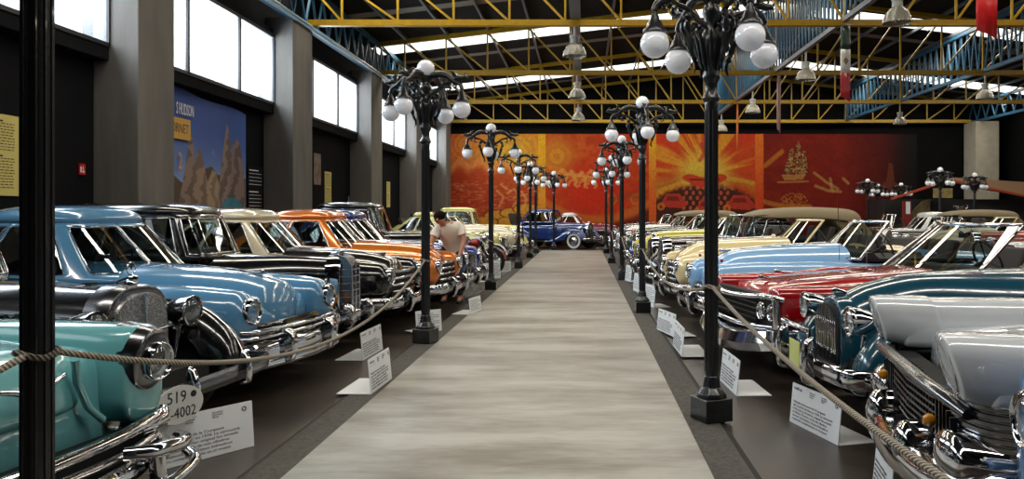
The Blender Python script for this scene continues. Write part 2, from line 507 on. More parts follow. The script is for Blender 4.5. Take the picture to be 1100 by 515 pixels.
def ornament(p, x, z, m=None, L=.28, h=.05, name='hood_ornament'):
    t = loft([(x, 0, .012, z, z + h), (x - L * .3, 0, .02, z, z + h * .8), (x - L, 0, .008, z - .005, z + .02)], 12, 10, .03, .03)
    return t.build(name, m or M['chrome'], p, 60)

def side_trim(p, pts, r=.012, name='side_moulding', m=None, both=True):
    for s in ((1, -1) if both else (1,)):
        MB().tube([(a, s * b, c) for a, b, c in pts], r, 6, sz=1.4).build(name, m or M['chrome'], p, 60)

def mirror_keys(keys, s): return [(a, s * b, c, d, e) for a, b, c, d, e in keys]

def rsx(x, rs): return x if x > -2 else -2 + (x + 2) * rs
def rk(keys, rs): return [(rsx(k[0], rs),) + tuple(k[1:]) for k in keys]

# ---- late-forties saloon: rounded hood between full fenders
def car_forties(root, bm, rs=1.0, roof_m=None, grille='bars', hood_m=None, split=True, white=False, conv=None, detail=2, hood_top=1.0, seatm='uphol', nose_drop=0.0, xw=-1.75):
    hm = hood_m or bm
    ax1, ax2 = -.95, rsx(-3.85, rs)
    body = rk([(-.22, 0, .60, .42, .80), (-.5, 0, .82, .32, .86), (-1.0, 0, .885, .27, .92), (-1.9, 0, .90, .25, .97), (-3.6, 0, .90, .25, .97), (-4.5, 0, .84, .30, .88), (-5.0, 0, .66, .38, .68)], rs)
    loft(body, 44 if detail > 1 else 26, 36 if detail > 1 else 24, .2, .35, arches=((ax1, .43, .33), (ax2, .42, .33)), nt=3.6, nb=5).build('body', bm, root, 45)
    hood = [(-.2, 0, .27, .55, .86 - nose_drop), (-.32, 0, .36, .55, .95 - nose_drop * .5), (-.6, 0, .44, .55, 1.03 * hood_top), (-1.1, 0, .52, .55, 1.08 * hood_top), (-1.95, 0, .66, .6, 1.12 * hood_top)]
    loft(hood, 26, 28, .13, 0, nt=2.6, fz=.3).build('hood', hm, root, 45)
    ff = [(-.13, .66, .16, .50, .88), (-.3, .66, .20, .45, .93), (-.8, .67, .235, .40, .965), (-1.4, .68, .23, .4, .965), (-2.3, .70, .16, .5, .93)]
    for s in (1, -1):
        loft(mirror_keys(ff, s), 26, 22, .14, .2, nt=2.4, nb=2.6, arches=((ax1, .43, .33),)).build('front_fender', bm, root, 45)
    rf = rk([(-3.1, .74, .12, .45, .85), (-3.5, .72, .20, .4, .93), (-4.0, .70, .235, .36, .95), (-4.8, .66, .17, .45, .78)], rs)
    for s in (1, -1):
        loft(mirror_keys(rf, s), 22, 18, .2, .25, nt=2.4, nb=2.6, arches=((ax2, .42, .33),)).build('rear_fender', bm, root, 45)
    tr = rk([(-3.3, 0, .62, .6, 1.08), (-4.0, 0, .62, .6, 1.06), (-4.7, 0, .5, .5, .86), (-4.95, 0, .42, .5, .7)], rs)
    loft(tr, 16, 22, 0, .2, nt=2.6, fz=.3).build('trunk_lid', bm, root, 45)
    for x in (ax1, ax2):
        for s in (1, -1): wheel(root, x, s * .74, .35, .17, white, n=24 if detail > 1 else 18)
    MB().box(rsx(-4.4, rs), -.5, -.6, .6, .22, .5).build('chassis', M['dark'], root)
    for s in (1, -1): headlight(root, -.135, s * .665, .76, .095)
    front_bumper(root, .93, .43, 0.0, wrap=.25, h=.15, d=.07, bow=.1, guards=(.36,), gh=.30)
    front_bumper(root, .9, .43, rsx(-5.1, rs), wrap=.2, h=.14, d=.07, bow=.1, guards=(), sgn=-1, name='rear_bumper')
    if grille == 'bars': rings_grille(root, -.12, .50, .46, .80, 5, r=.02, bow=.06, curve_top=.2)
    elif grille == 'wide': rings_grille(root, -.13, .60, .47, .62, 3, r=.022, bow=.1)
    elif grille == 'teeth': rings_grille(root, -.12, .42, .46, .80, 13, r=.013, bow=.05, horiz=False, curve_top=.2)
    ornament(root, -.42, 1.0 * hood_top - nose_drop * .6, L=.3)
    MB().tube([(-.36, 0, .965 - nose_drop * .5), (-.6, 0, 1.033 * hood_top), (-1.1, 0, 1.083 * hood_top), (-1.85, 0, 1.12 * hood_top)], .009, 6).build('hood_strip', M['chrome'], root, 60)
    side_trim(root, [(-1.3, .91, .72), (-2.0, .91, .74), (rsx(-3.2, rs), .91, .74)])
    for s in (1, -1):
        MB().box(-2.32, -2.15, s * .895 - .02, s * .895 + .02, .82, .845).build('door_handle', M['chrome'], root, bevel=.006)
    cb = .97
    if conv is None:
        cabin(root, bm, cb, xw, rsx(-4.35, rs), .80, 1.47, .60, .50, .85, .16, n=3.6, ws=.78, side=((.70, .02), (-.06, -.58)), split=split, rear=.5, roof_m=roof_m, beltr=1.0)
        interior(root, xw - .1, cb, .68, 1.9, True, seatm, .36)
    else:
        open_cabin(root, cb + .02, -1.78, .74, 1.45, .52, .45, conv, rs, seatm)
    for s in (1, -1):
        MB().lathe([(.03, 0), (.04, .02), (.02, .04)], 12, Matrix.Translation((rsx(-5.02, rs), s * .66, .68)) @ Matrix.Rotation(R(-90), 4, 'Y')).build('tail_light', M['redlens'], root, 60)

def open_cabin(root, belt, xw, wb, ze, wt, df, top, rs=1.0, seatm='uphol_tan', split=True, frame=None, tw=.02):
    """convertible: raked framed windscreen, seats, optionally a raised canvas top"""
    fr = frame or M['chrome']
    n = 12
    def W(g, v):
        w = wb + (wt - wb) * v
        return Vector((xw - df * v - .22 * abs(g) ** 2.4, w * g, belt + (ze - belt) * v))
    grid = [[W(g / (n / 2) - 1, v / 4) for g in range(n + 1)] for v in range(5)]
    vs = [q for r_ in grid for q in r_]
    fs = [(j * (n + 1) + i, j * (n + 1) + i + 1, (j + 1) * (n + 1) + i + 1, (j + 1) * (n + 1) + i) for j in range(4) for i in range(n)]
    g = MB().add(vs, fs).build('windshield', M['glass'], root, 60)
    loop = grid[0] + [r_[-1] for r_ in grid[1:-1]] + list(reversed(grid[-1])) + [r_[0] for r_ in reversed(grid[1:-1])]
    t = MB().tube(loop, tw, 7, closed=True)
    if split: t.tube([W(0, 0), W(0, 1)], tw * .7, 6)
    t.build('windshield_frame', fr, root, 60)
    MB().box(rsx(-3.7, rs), xw - .15, -wb * .92, wb * .92, belt - .03, belt + .004).build('cockpit_floor', M['dark'], root)
    MB().prism([(xw - .5, belt), (xw - .2, belt), (xw - .26, belt + .07), (xw - .42, belt + .08)], -wb * .9, wb * .9).build('dashboard', M['uphol'], root, 40)
    steering(root, xw - .7, .36, belt + .14, .2)
    for y in (-.34, .34): seat(root, xw - .85, y, belt - .16, .60, seatm)
    seat(root, rsx(xw - 1.75, rs), 0, belt - .22, 1.15, seatm)
    mm = MB().tube([(xw - df * .95, 0, ze - .05), (xw - df * .95 - .1, 0, ze - .1)], .006, 6)
    mm.box(xw - df - .08, xw - df - .06, -.09, .09, ze - .15, ze - .09).build('rear_view_mirror', M['chrome'], root)
    if top:
        xe = rsx(-4.1, rs); x0 = xw - df + .06
        keys = [(x0, 0, wt + .05, ze - .02, ze + .04), (x0 - .3, 0, wt + .09, ze - .05, ze + .12), ((x0 + xe) / 2, 0, wt + .12, ze - .06, ze + .16), (xe + .35, 0, wt + .12, ze - .12, ze + .13), (xe + .02, 0, wb * .9, ze - .25, ze + .02)]
        loft(keys, 22, 26, .05, .22, nt=3, nb=6, fz=.2).build('canvas_top', M[top], root, 50)
        q = MB()
        q.prism([(xe + .7, ze - .05), (xe + .1, ze - .1), (xe - .15, belt), (xe + .3, belt)], -wb * .93, wb * .93)
        q.build('canvas_quarter', M[top], root, 50, bevel=.03)
        for s in (1, -1):
            MB().tube([(xw - .1, s * (wb), belt), (x0 + .02, s * (wt + .06), ze), ((x0 + xe) / 2, s * (wt + .1), ze + .0), (xe + .5, s * (wt + .1), ze - .06)], .012, 6).build('top_frame', M['dark_chrome'], root, 60)

# ---- thirties car: narrow hood, tall radiator, separate round fenders and headlamps
def car_thirties(root, bm, rs=1.0, top='steel', shell=None, grille='vert', white=False, conv=None, hood_h=1.12, fender_m=None, tall=0.0, detail=2, seatm='uphol', spokes=False, hl=None, hlx=-.48, hly=.47, hlz=.88, hlr=.11, bumper=True, gx=-.32, gw=.24, gz0=.42, rad_m=None, wb_=.62, xw=-1.8, slope=False, bead=False):
    fm = fender_m or bm; shell = shell or M['chrome']
    ax1, ax2 = -.72, rsx(-3.6, rs)
    hz = hood_h
    hood = [(gx - .02, 0, gw * 1.04, gz0, hz - .05), (gx - .5, 0, gw * 1.25, .5, hz - .02), (-1.2, 0, .40, .5, hz), (-1.85, 0, .56, .5, hz + .02)]
    if slope: hood = [(gx - .02, 0, gw * 1.04, gz0, hz - .2), (gx - .2, 0, gw * 1.15, gz0, hz - .11), (gx - .6, 0, gw * 1.3, .5, hz - .02), (-1.2, 0, .42, .5, hz), (-1.85, 0, .56, .5, hz + .02)]
    loft(hood, 20, 28, .02, 0, nt=2.7, fz=.35).build('hood', bm, root, 45)
    if bead:
        for s in (1, -1): MB().tube(smooth_path([(-.10, s * .66, .42), (-.135, s * .66, .52), (-.25, s * .66, .70), (-.5, s * .66, .862), (-.8, s * .66, .902), (-1.15, s * .67, .802), (-1.5, s * .68, .562)], 20), .009, 6).build('fender_bead', M['chrome'], root, 60)
    body = rk([(-1.7, 0, .56, .34, hz + .01), (-2.1, 0, .66, .32, hz - .02), (-3.4, 0, .68, .32, hz - .02), (-4.1, 0, .58, .34, hz - .12), (-4.55, 0, .42, .4, hz - .45)], rs)
    loft(body, 26, 28, .03, .3, nt=3.4, nb=5).build('body', bm, root, 45)
    ff = [(-.12, .66, .10, .30, .50), (-.25, .66, .155, .34, .70), (-.5, .66, .18, .36, .86), (-.8, .66, .18, .38, .90), (-1.15, .67, .17, .36, .80), (-1.5, .68, .15, .32, .56), (-1.9, .69, .13, .28, .40), (-2.2, .69, .12, .27, .36)]
    for s in (1, -1):
        loft(mirror_keys(ff, s), 34, 22, .07, .04, nt=2.3, nb=3, fz=.35, arches=((ax1, .40, .34),)).build('front_fender', fm, root, 50)
    rf = rk([(-2.95, .68, .13, .28, .42), (-3.2, .68, .17, .34, .72), (-3.6, .68, .19, .38, .88), (-4.0, .67, .18, .36, .78), (-4.3, .66, .15, .34, .5)], rs)
    for s in (1, -1):
        loft(mirror_keys(rf, s), 24, 20, .12, .15, nt=2.3, nb=3, fz=.35, arches=((ax2, .40, .34),)).build('rear_fender', fm, root, 50)
        MB().box(rsx(-3.1, rs), -1.9, s * .60 - (.03 if s > 0 else .2), s * .60 + (.2 if s > 0 else .03), .30, .345).build('running_board', M['rubber'], root, bevel=.01)
    for x in (ax1, ax2):
        for s in (1, -1): wheel(root, x, s * .68, .36, .15, white, spokes=spokes, n=24)
    MB().box(rsx(-4.2, rs), -.25, -.42, .42, .28, .5).build('chassis', M['dark'], root)
    # radiator shell
    gt = hz - (.2 if slope else .02)
    out = loft([(gx + .05, 0, gw * 1.02, gz0 - .04, gt - .005), (gx - .03, 0, gw * 1.10, gz0 - .05, gt + .012), (gx - .12, 0, gw * 1.12, gz0 - .03, gt + .012)], 6, 28, .012, 0, nt=2.8, nb=4, fz=.45).build('radiator_shell', shell, root, 40)
    if grille == 'packard':
        t = MB()
        t.prism([(gx + .04, gz0 - .05), (gx + .16, gz0 - .05), (gx + .15, gt - .1), (gx + .09, gt), (gx + .0, gt + .02)], -gw * .62, gw * .62)
        t.build('grille_core', M['dark_chrome'], out, 40, bevel=.01)
        q = MB()
        for i in range(8):
            z = gz0 + (gt - .14 - gz0) * i / 7
            q.tube([(gx + .05, -gw * .66, z), (gx + .158, -gw * .63, z), (gx + .158, gw * .63, z), (gx + .05, gw * .66, z)], .007, 6)
        for s in (-1, 0, 1): q.tube([(gx + .162, s * gw * .6, gz0 - .05), (gx + .155, s * gw * .6, gt - .1)], .009, 6)
        q.build('grille', M['chrome'], out, 60)
    elif grille == 'mesh':
        T = loft([(gx + .075, 0, gw * .86, gz0 - .02, gt - .055), (gx + .03, 0, gw * .9, gz0 - .03, gt - .045)], 3, 26, .01, 0, nt=2.8, nb=4, fz=.45).build('grille', M['honey'], out, 40)
        MB().tube([(gx + .09, 0, gz0 - .03), (gx + .085, 0, gt - .05)], .008, 6).build('grille_bar', M['chrome'], out, 60)
    else:
        T = loft([(gx + .065, 0, gw * .86, gz0 - .02, gt - .05), (gx + .03, 0, gw * .9, gz0 - .03, gt - .045)], 3, 26, .01, 0, nt=2.8, nb=4, fz=.45).build('grille_core', M['dark'], out, 40)
        q = MB()
        nb = 11
        for i in range(nb):
            f = (i / (nb - 1) * 2 - 1) * .84
            q.tube([(gx + .075, gw * f, gz0), (gx + .08, gw * f, gt - .05 - .12 * f * f)], .007, 6)
        q.build('grille', M['chrome'], out, 60)
    ornament(root, gx + .03, gt + .01, L=.16, h=.07)
    for s in (1, -1):
        headlight(root, hlx, s * hly, hlz, hlr, bucket=hl or M['chrome'])
        MB().tube([(hlx - .1, s * hly, hlz - hlr), (hlx - .1, s * (hly - .06), hlz - hlr - .22)], .018, 8).build('headlight_stand', M['chrome'], root, 60)
    MB().tube([(hlx - .06, -hly, hlz - hlr * .6), (hlx - .02, 0, hlz - hlr * .9), (hlx - .06, hly, hlz - hlr * .6)], .012, 8).build('headlight_bar', M['chrome'], root, 60)
    if bumper:
        front_bumper(root, .84, .44, 0.06, wrap=.05, h=.10, d=.04, bow=.08, guards=(.3,), gh=.26, sweepback=.12)
        front_bumper(root, .8, .44, rsx(-4.75, rs), wrap=.05, h=.10, d=.04, bow=.06, guards=(), sgn=-1, sweepback=.1, name='rear_bumper')
    side_trim(root, [(gx - .1, gw * 1.1 + .02, hz - .2), (-1.2, .405, hz - .17), (-1.85, .575, hz - .14), (-2.2, .67, hz - .14), (rsx(-3.4, rs), .69, hz - .14)], .007, 'coach_line')
    for s in (1, -1):
        v = MB()
        for i in range(12):
            x = gx - .35 - i * .07
            yy = pchip([-gx, .82, 1.2, 1.85], [gw * 1.05, gw * 1.25, .40, .56], -x) + .004
            v.box(x - .025, x, s * yy - .008, s * yy + .008, .66, .92)
        v.build('hood_louvres', bm, root)
    if conv is None:
        cabin(root, bm, hz - .03, xw, rsx(-4.0, rs), .64, 1.55 + tall, .54, .22, .5, .13, n=4, ws=.8, side=((.78, .06), (.0, -.66)), vb=.1, vt=.9, split=False, rear=.45, roof_m=(None if top == 'steel' else top), tr=.009)
        interior(root, xw - .1, hz - .02, .52, 1.7, True, seatm, .28)
    else:
        open_cabin(root, hz - .01, xw, .56, 1.52 + tall, .50, .16, conv, rs, seatm)

# ---- fifties car: wide flat hull, hooded headlights, wraparound glass
def car_fifties(root, bm, rs=1.0, roof_m=None, hood_z=.88, fz_=.90, nose=0.0, w=.95, hoodw=.58, hl_z=.70, hl_r=.09, hl_y=.77, visor=.0, white=False, conv=None, cabin_z=1.36, grille=None, bumper=True, chrome_roof=False, hood_dome=.04, xw=-1.85, df=.62, seatm='uphol', double=False, lights=True, fen_low=.42, low=.30, splitcolor=None, fin=.0, belt=None, ar=.42, fnb=3.2):
    ax1, ax2 = -1.05, rsx(-4.15, rs)
    bel = belt or (hood_z + .02)
    body = rk([(-.20, 0, w * .80, low + .12, hood_z - .08), (-.35, 0, w * .93, low + .04, hood_z - .05), (-.9, 0, w, low - .04, hood_z - .02), (-1.9, 0, w, .26, bel), (-3.8, 0, w, .26, bel), (-4.8, 0, w * .95, .30, bel - .06), (-5.35, 0, w * .84, .36, bel - .14)], rs)
    loft(body, 46, 40, .12, .25, pf=3, arches=((ax1, ar, .33), (ax2, ar, .33)), nt=5.5, nb=6).build('body', bm, root, 40)
    hood = [(-.16, 0, hoodw * .82, hood_z - .35, hood_z - .10), (-.3, 0, hoodw * .93, hood_z - .35, hood_z - .01), (-.7, 0, hoodw, .6, hood_z + hood_dome * .7), (-1.95, 0, hoodw * 1.15, .6, bel + hood_dome)]
    loft(hood, 26, 30, .10, 0, nt=3.6, fz=.3).build('hood', splitcolor or bm, root, 40)
    fk = [(-.06 + visor, hl_y, .145, hl_z - .02 if visor else fen_low, fz_), (-.2, hl_y, .165, fen_low, fz_ + .005), (-.8, hl_y + .01, .175, fen_low - .02, fz_ + .01), (-1.6, hl_y + .01, .17, fen_low, bel + .01), (-2.4, hl_y + .02, .13, fen_low, bel)]
    for s in (1, -1):
        loft(mirror_keys(fk, s), 28, 24, .05, .3, pf=3, nt=3.2, nb=fnb, arches=((ax1, ar, .33),)).build('front_fender', bm, root, 45)
    rf = rk([(-3.4, hl_y + .04, .11, .4, bel), (-4.2, hl_y + .02, .15, .38, bel + .02 + fin * .4), (-5.3, hl_y, .13, .42, bel + .02 + fin)], rs)
    for s in (1, -1):
        loft(mirror_keys(rf, s), 22, 20, .2, .04, nt=2.6, nb=3.2, arches=((ax2, .42, .33),)).build('rear_fender', bm, root, 45)
        MB().lathe([(.05, 0), (.055, .02), (.03, .05)], 14, Matrix.Translation((rsx(-5.3, rs), s * hl_y, bel - .08)) @ Matrix.Rotation(R(-90), 4, 'Y')).build('tail_light', M['redlens'], root, 60)
    for x in (ax1, ax2):
        for s in (1, -1): wheel(root, x, s * (w - .15), .345, .18, white, n=24)
    MB().box(rsx(-4.8, rs), -.5, -.62, .62, .22, .5).build('chassis', M['dark'], root)
    if lights:
        for s in (1, -1):
            headlight(root, -.055 + visor * .2, s * hl_y, hl_z, hl_r)
    if bumper:
        front_bumper(root, w + .02, .42, .06, wrap=.35, h=.19, d=.10, bow=.12, guards=(.4,), gh=.3)
        front_bumper(root, w, .42, rsx(-5.5, rs), wrap=.3, h=.17, d=.09, bow=.1, guards=(.4,), gh=.26, sgn=-1, name='rear_bumper')
    if conv is None:
        cabin(root, bm, bel - .01, xw, rsx(-4.4, rs), w * .90, cabin_z, w * .70, df, .6, .08, n=3.2, ws=.80, side=((.66, -.05), (-.1, -.6)), vb=.08, vt=.96, rear=.7, roof_m=roof_m, tr=.013, bulge=.0)
        interior(root, xw - .1, bel, .74, 1.9, True, seatm, .38)
    else:
        open_cabin(root, bel + .01, xw + .05, w * .86, cabin_z + .04, w * .72, df, conv, rs, seatm, split=False)
# ---------------------------------------------------------------- the hall
def struct(o): o['kind'] = 'structure'; return o
XL, XR, YB, YF = -7.3, 21.0, 39.6, -4.0

# polished dark floor
m, nt, b = new_mat('polished_dark_floor')
tc = nt.nodes.new('ShaderNodeTexCoord')
n1 = nt.nodes.new('ShaderNodeTexNoise'); n1.inputs['Scale'].default_value = .9; n1.inputs['Detail'].default_value = 8
nt.links.new(tc.outputs['Object'], n1.inputs['Vector'])
cr = nt.nodes.new('ShaderNodeValToRGB')
cr.color_ramp.elements[0].position = .35; cr.color_ramp.elements[0].color = (*lin((40, 34, 29)), 1)
cr.color_ramp.elements[1].position = .7; cr.color_ramp.elements[1].color = (*lin((72, 62, 54)), 1)
nt.links.new(n1.outputs['Fac'], cr.inputs[0]); nt.links.new(cr.outputs[0], b.inputs['Base Color'])
rr = nt.nodes.new('ShaderNodeMapRange'); rr.inputs[3].default_value = .22; rr.inputs[4].default_value = .42
nt.links.new(n1.outputs['Fac'], rr.inputs[0]); nt.links.new(rr.outputs[0], b.inputs['Roughness'])
M['floor'] = m
struct(MB().box(XL - .3, XR, YF, YB + .3, -.2, 0).build('floor', m))

# pale concrete walkway with cloudy stains and long brush lines
m, nt, b = new_mat('pale_trowelled_concrete')
tc = nt.nodes.new('ShaderNodeTexCoord')
n1 = nt.nodes.new('ShaderNodeTexNoise'); n1.inputs['Scale'].default_value = .55; n1.inputs['Detail'].default_value = 9; n1.inputs['Roughness'].default_value = .65
mp = nt.nodes.new('ShaderNodeMapping'); mp.inputs['Scale'].default_value = (1, 3.2, 1)
nt.links.new(tc.outputs['Object'], mp.inputs[0]); nt.links.new(mp.outputs[0], n1.inputs['Vector'])
n2 = nt.nodes.new('ShaderNodeTexNoise'); n2.inputs['Scale'].default_value = 14; n2.inputs['Detail'].default_value = 8
mp2 = nt.nodes.new('ShaderNodeMapping'); mp2.inputs['Scale'].default_value = (.35, 2.2, 1)
nt.links.new(tc.outputs['Object'], mp2.inputs[0]); nt.links.new(mp2.outputs[0], n2.inputs['Vector'])
cr = nt.nodes.new('ShaderNodeValToRGB')
e = cr.color_ramp.elements; e[0].position = .34; e[0].color = (*lin((104, 98, 86)), 1); e[1].position = .60; e[1].color = (*lin((162, 160, 152)), 1)
nt.links.new(n1.outputs['Fac'], cr.inputs[0])
mr = nt.nodes.new('ShaderNodeMapRange'); mr.inputs[1].default_value = .3; mr.inputs[2].default_value = .7; mr.inputs[3].default_value = .93; mr.inputs[4].default_value = 1.04
nt.links.new(n2.outputs['Fac'], mr.inputs[0])
vm = nt.nodes.new('ShaderNodeVectorMath'); vm.operation = 'SCALE'
nt.links.new(cr.outputs[0], vm.inputs[0]); nt.links.new(mr.outputs[0], vm.inputs['Scale']); nt.links.new(vm.outputs[0], b.inputs['Base Color'])
b.inputs['Roughness'].default_value = .36
bp = nt.nodes.new('ShaderNodeBump'); bp.inputs['Strength'].default_value = .15; bp.inputs['Distance'].default_value = .01
nt.links.new(n2.outputs['Fac'], bp.inputs['Height']); nt.links.new(bp.outputs[0], b.inputs['Normal'])
struct(MB().box(-1.74, .75, YF + .1, 32.6, -.05, .03).build('path', m))
M['kerb'] = mat('rough_dark_kerb', (74, 70, 64), rough=.9, noise=.35, nscale=30, bump=1.0, bscale=60)
struct(MB().box(-1.985, -1.742, YF + .1, 32.6, -.05, .02).build('trim_1', M['kerb']))
struct(MB().box(.752, .995, YF + .1, 32.6, -.05, .02).build('trim_2', M['kerb']))
M['drain'] = mat('dark_channel_edge', (34, 31, 28), rough=.8)
struct(MB().box(-2.03, -1.987, YF + .1, 32.6, -.05, .005).build('trim_3', M['drain']))
struct(MB().box(.997, 1.04, YF + .1, 32.6, -.05, .005).build('trim_4', M['drain']))

# walls; the left wall has window bands between the columns
COLZ = [5.35, 12.14, 18.45, 25.05, 31.65, 38.3]; CH = [.63, .51, .63, .65, .65, .65]     # column centres along the hall
wl = MB()
wl.box(XL - .2, XL, YF, YB, 0, 3.85)
wl.box(XL - .2, XL + .06, YF, YB, 5.62, 7.2)
for c in COLZ: wl.box(XL - .2, XL, c - .45, c + .45, 3.85, 5.62)
wl.box(XL - .2, XL, YF, 5.35 - 6.0, 3.85, 5.62)
struct(wl.build('wall_left', M['wall']))
led = MB(); led.box(XL - .22, XL + .24, YF, YB, 3.83, 4.04)
struct(led.build('trim_5', M['wall'], bevel=.01))
struct(MB().box(XL - .22, XL + .22, YF, YB, 5.62, 5.78).build('trim_6', M['wall'], bevel=.01))
gable = [(XL - .3, 0), (XR + .2, 0), (XR + .2, 7.05), (6.35, 8.80), (XL - .3, 7.2)]
struct(MB().prism(gable, YB, YB + .2).build('wall_back', M['blackwall']))
struct(MB().box(XR, XR + .2, YF, YB, 0, 7.0).build('wall_right', M['blackwall']))
struct(MB().prism(gable, YF - .2, YF).build('wall_front', M['wall']))
for i, c in enumerate(COLZ):
    cm = MB().box(XL + .001, -6.62, c - CH[i], c + CH[i], 0, 6.05)
    o = cm.build('column', M['concrete'], bevel=.015); struct(o)
o = struct(MB().box(19.2, 20.35, 38.3, 39.5, 0, 6.1).build('column', mat('pale_concrete_column', (158, 150, 134), rough=.85, noise=.1, nscale=3), bevel=.02))

# windows: frosted panes in dark frames, mullions between
M['frosted'] = None
m, nt, b = new_mat('frosted_window_glass'); nt.nodes.remove(b)
tr = nt.nodes.new('ShaderNodeBsdfTransparent'); tr.inputs[0].default_value = (.93, .95, .96, 1)
gl = nt.nodes.new('ShaderNodeBsdfGlossy'); gl.inputs['Roughness'].default_value = .1
mx = nt.nodes.new('ShaderNodeMixShader'); mx.inputs[0].default_value = .06
tl = nt.nodes.new('ShaderNodeBsdfTranslucent'); tl.inputs[0].default_value = (.85, .88, .92, 1); mx2 = nt.nodes.new('ShaderNodeMixShader'); mx2.inputs[0].default_value = .10
nt.links.new(tr.outputs[0], mx2.inputs[1]); nt.links.new(tl.outputs[0], mx2.inputs[2])
nt.links.new(mx2.outputs[0], mx.inputs[1]); nt.links.new(gl.outputs[0], mx.inputs[2]); nt.links.new(mx.outputs[0], nt.nodes['Material Output'].inputs[0])
M['frosted'] = m
M['winframe'] = mat('dark_window_frame', (22, 22, 26), rough=.5)
XWIN = -7.08
for i in range(5):
    a, c = COLZ[i] + CH[i], COLZ[i + 1] - CH[i + 1]
    root = struct(empty('window_%d' % (i + 1), (XWIN, (a + c) / 2, 4.04)))
    L = (c - a)
    nb = 3
    fr = MB(); pieces = [-L / 2 + L * k / nb for k in range(nb + 1)]
    pieces = [-L / 2, -L / 2 + 1.3, -L / 2 + 3.4, L / 2]
    for q in pieces: fr.box(-.04, .04, q - .035, q + .035, 0, 1.6)
    fr.box(-.04, .04, -L / 2, L / 2, -.01, .05); fr.box(-.04, .04, -L / 2, L / 2, 1.53, 1.6)
    struct(fr.build('window_frame', M['winframe'], root))
    struct(MB().box(-.004, .004, -L / 2, L / 2, .03, 1.55).build('window_pane', M['frosted'], root))

# trees outside the windows
def tree(loc, h, r, seed, label, dense=1.0):
    rg = random.Random(seed)
    root = empty('tree', loc); tag(root, label, 'tree')
    MB().tube([(0, 0, 0), (.05, .1, h * .5), (0, 0, h * .85)], [.12, .09, .04], 8).build('trunk', mat('bark', (80, 65, 50), rough=.9), root)
    lf = MB()
    for k in range(int(900 * dense)):
        d = Vector((rg.gauss(0, 1), rg.gauss(0, 1), rg.gauss(0, 1))).normalized() * (r * rg.random() ** .45)
        p = Vector((0, 0, h)) + Vector((d.x, d.y, d.z * .9)); s = rg.uniform(.05, .11)
        a = Vector((rg.gauss(0, 1), rg.gauss(0, 1), rg.gauss(0, 1))).normalized(); bb = a.orthogonal().normalized()
        lf.add([p - a * s, p + bb * s * .4, p + a * s, p - bb * s * .4], [(0, 1, 2, 3)])
    lf.build('foliage', M['leaf'], root)
M['leaf'] = mat('tree_leaves', (96, 132, 84), rough=.6)
tree((-9.0, 18.6, 0), 4.95, .62, 3, 'small green tree seen through the second window of the left wall', .5)
tree((-9.4, 12.6, 0), 6.1, 1.1, 4, 'leafy tree outside the first window beside the nearest concrete column', .35)

# roof: gable with its ridge over X = 6.35, opened by translucent strips
def roof_h(x): return 7.15 + .118 * (x + 6.6) if x < 6.35 else 7.15 + .118 * 12.95 - .118 * (x - 6.35)
RO = .14
strips = [(-7.1, -6.0), (1.5, 2.3), (10.0, 10.8), (18.4, 19.3), (26.7, 28.0), (35.2, 36.7)]
segs = []; y = YF
for a, c in strips:
    if a > y: segs.append((y, a))
    y = max(y, c)
segs.append((y, YB + .2))
m, nt, b = new_mat('dark_corrugated_sheet')
tc = nt.nodes.new('ShaderNodeTexCoord'); wv = nt.nodes.new('ShaderNodeTexWave'); wv.bands_direction = 'Y'; wv.inputs['Scale'].default_value = 2.5
nt.links.new(tc.outputs['Object'], wv.inputs[0]); bp = nt.nodes.new('ShaderNodeBump'); bp.inputs['Distance'].default_value = .03
nt.links.new(wv.outputs['Fac'], bp.inputs['Height']); nt.links.new(bp.outputs[0], b.inputs['Normal'])
b.inputs['Base Color'].default_value = (*lin((34, 31, 29)), 1); b.inputs['Roughness'].default_value = .8; b.inputs['Specular IOR Level'].default_value = .1
M['roof'] = m
xs_ = [XL - .3, 6.35, XR + .2]
def slabs(mb, y0, y1, th=.02, xa=None):
    for x0, x1 in ((xs_[0], xs_[1]), (xs_[1], xs_[2])):
        h0, h1 = roof_h(x0) + RO, roof_h(x1) + RO
        mb.add([(x0, y0, h0), (x1, y0, h1), (x1, y1, h1), (x0, y1, h0), (x0, y0, h0 + th), (x1, y0, h1 + th), (x1, y1, h1 + th), (x0, y1, h0 + th)],
               [(0, 3, 2, 1), (4, 5, 6, 7), (0, 1, 5, 4), (1, 2, 6, 5), (2, 3, 7, 6), (3, 0, 4, 7)])
rf = MB()
for a, c in segs: slabs(rf, a, c)
struct(rf.build('ceiling', M['roof']))
# translucent sheets
m, nt, b = new_mat('translucent_roof_sheet'); nt.nodes.remove(b)
tr = nt.nodes.new('ShaderNodeBsdfTransparent'); tr.inputs[0].default_value = (.95, .93, .86, 1)
gl = nt.nodes.new('ShaderNodeBsdfDiffuse'); gl.inputs[0].default_value = (.8, .8, .75, 1)
mx = nt.nodes.new('ShaderNodeMixShader'); mx.inputs[0].default_value = .05
nt.links.new(tr.outputs[0], mx.inputs[1]); nt.links.new(gl.outputs[0], mx.inputs[2]); nt.links.new(mx.outputs[0], nt.nodes['Material Output'].inputs[0])
for k, (a, c) in enumerate(strips):
    if a < 9: continue
    t = MB()
    for x0, x1 in ((xs_[0], xs_[1]), (xs_[1], xs_[2])):
        h0, h1 = roof_h(x0) + RO + .01, roof_h(x1) + RO + .01
        t.add([(x0, a, h0), (x1, a, h1), (x1, c, h1), (x0, c, h0)], [(0, 1, 2, 3)])
    struct(t.build('skylight_strip', m))
    q = MB()
    for i in range(1, 20):
        x = XL + i * 1.4
        q.bar((x, a, roof_h(x) + RO - .01), (x, c, roof_h(x) + RO - .01), .03, .03)
    struct(q.build('skylight_battens', M['greysteel']))
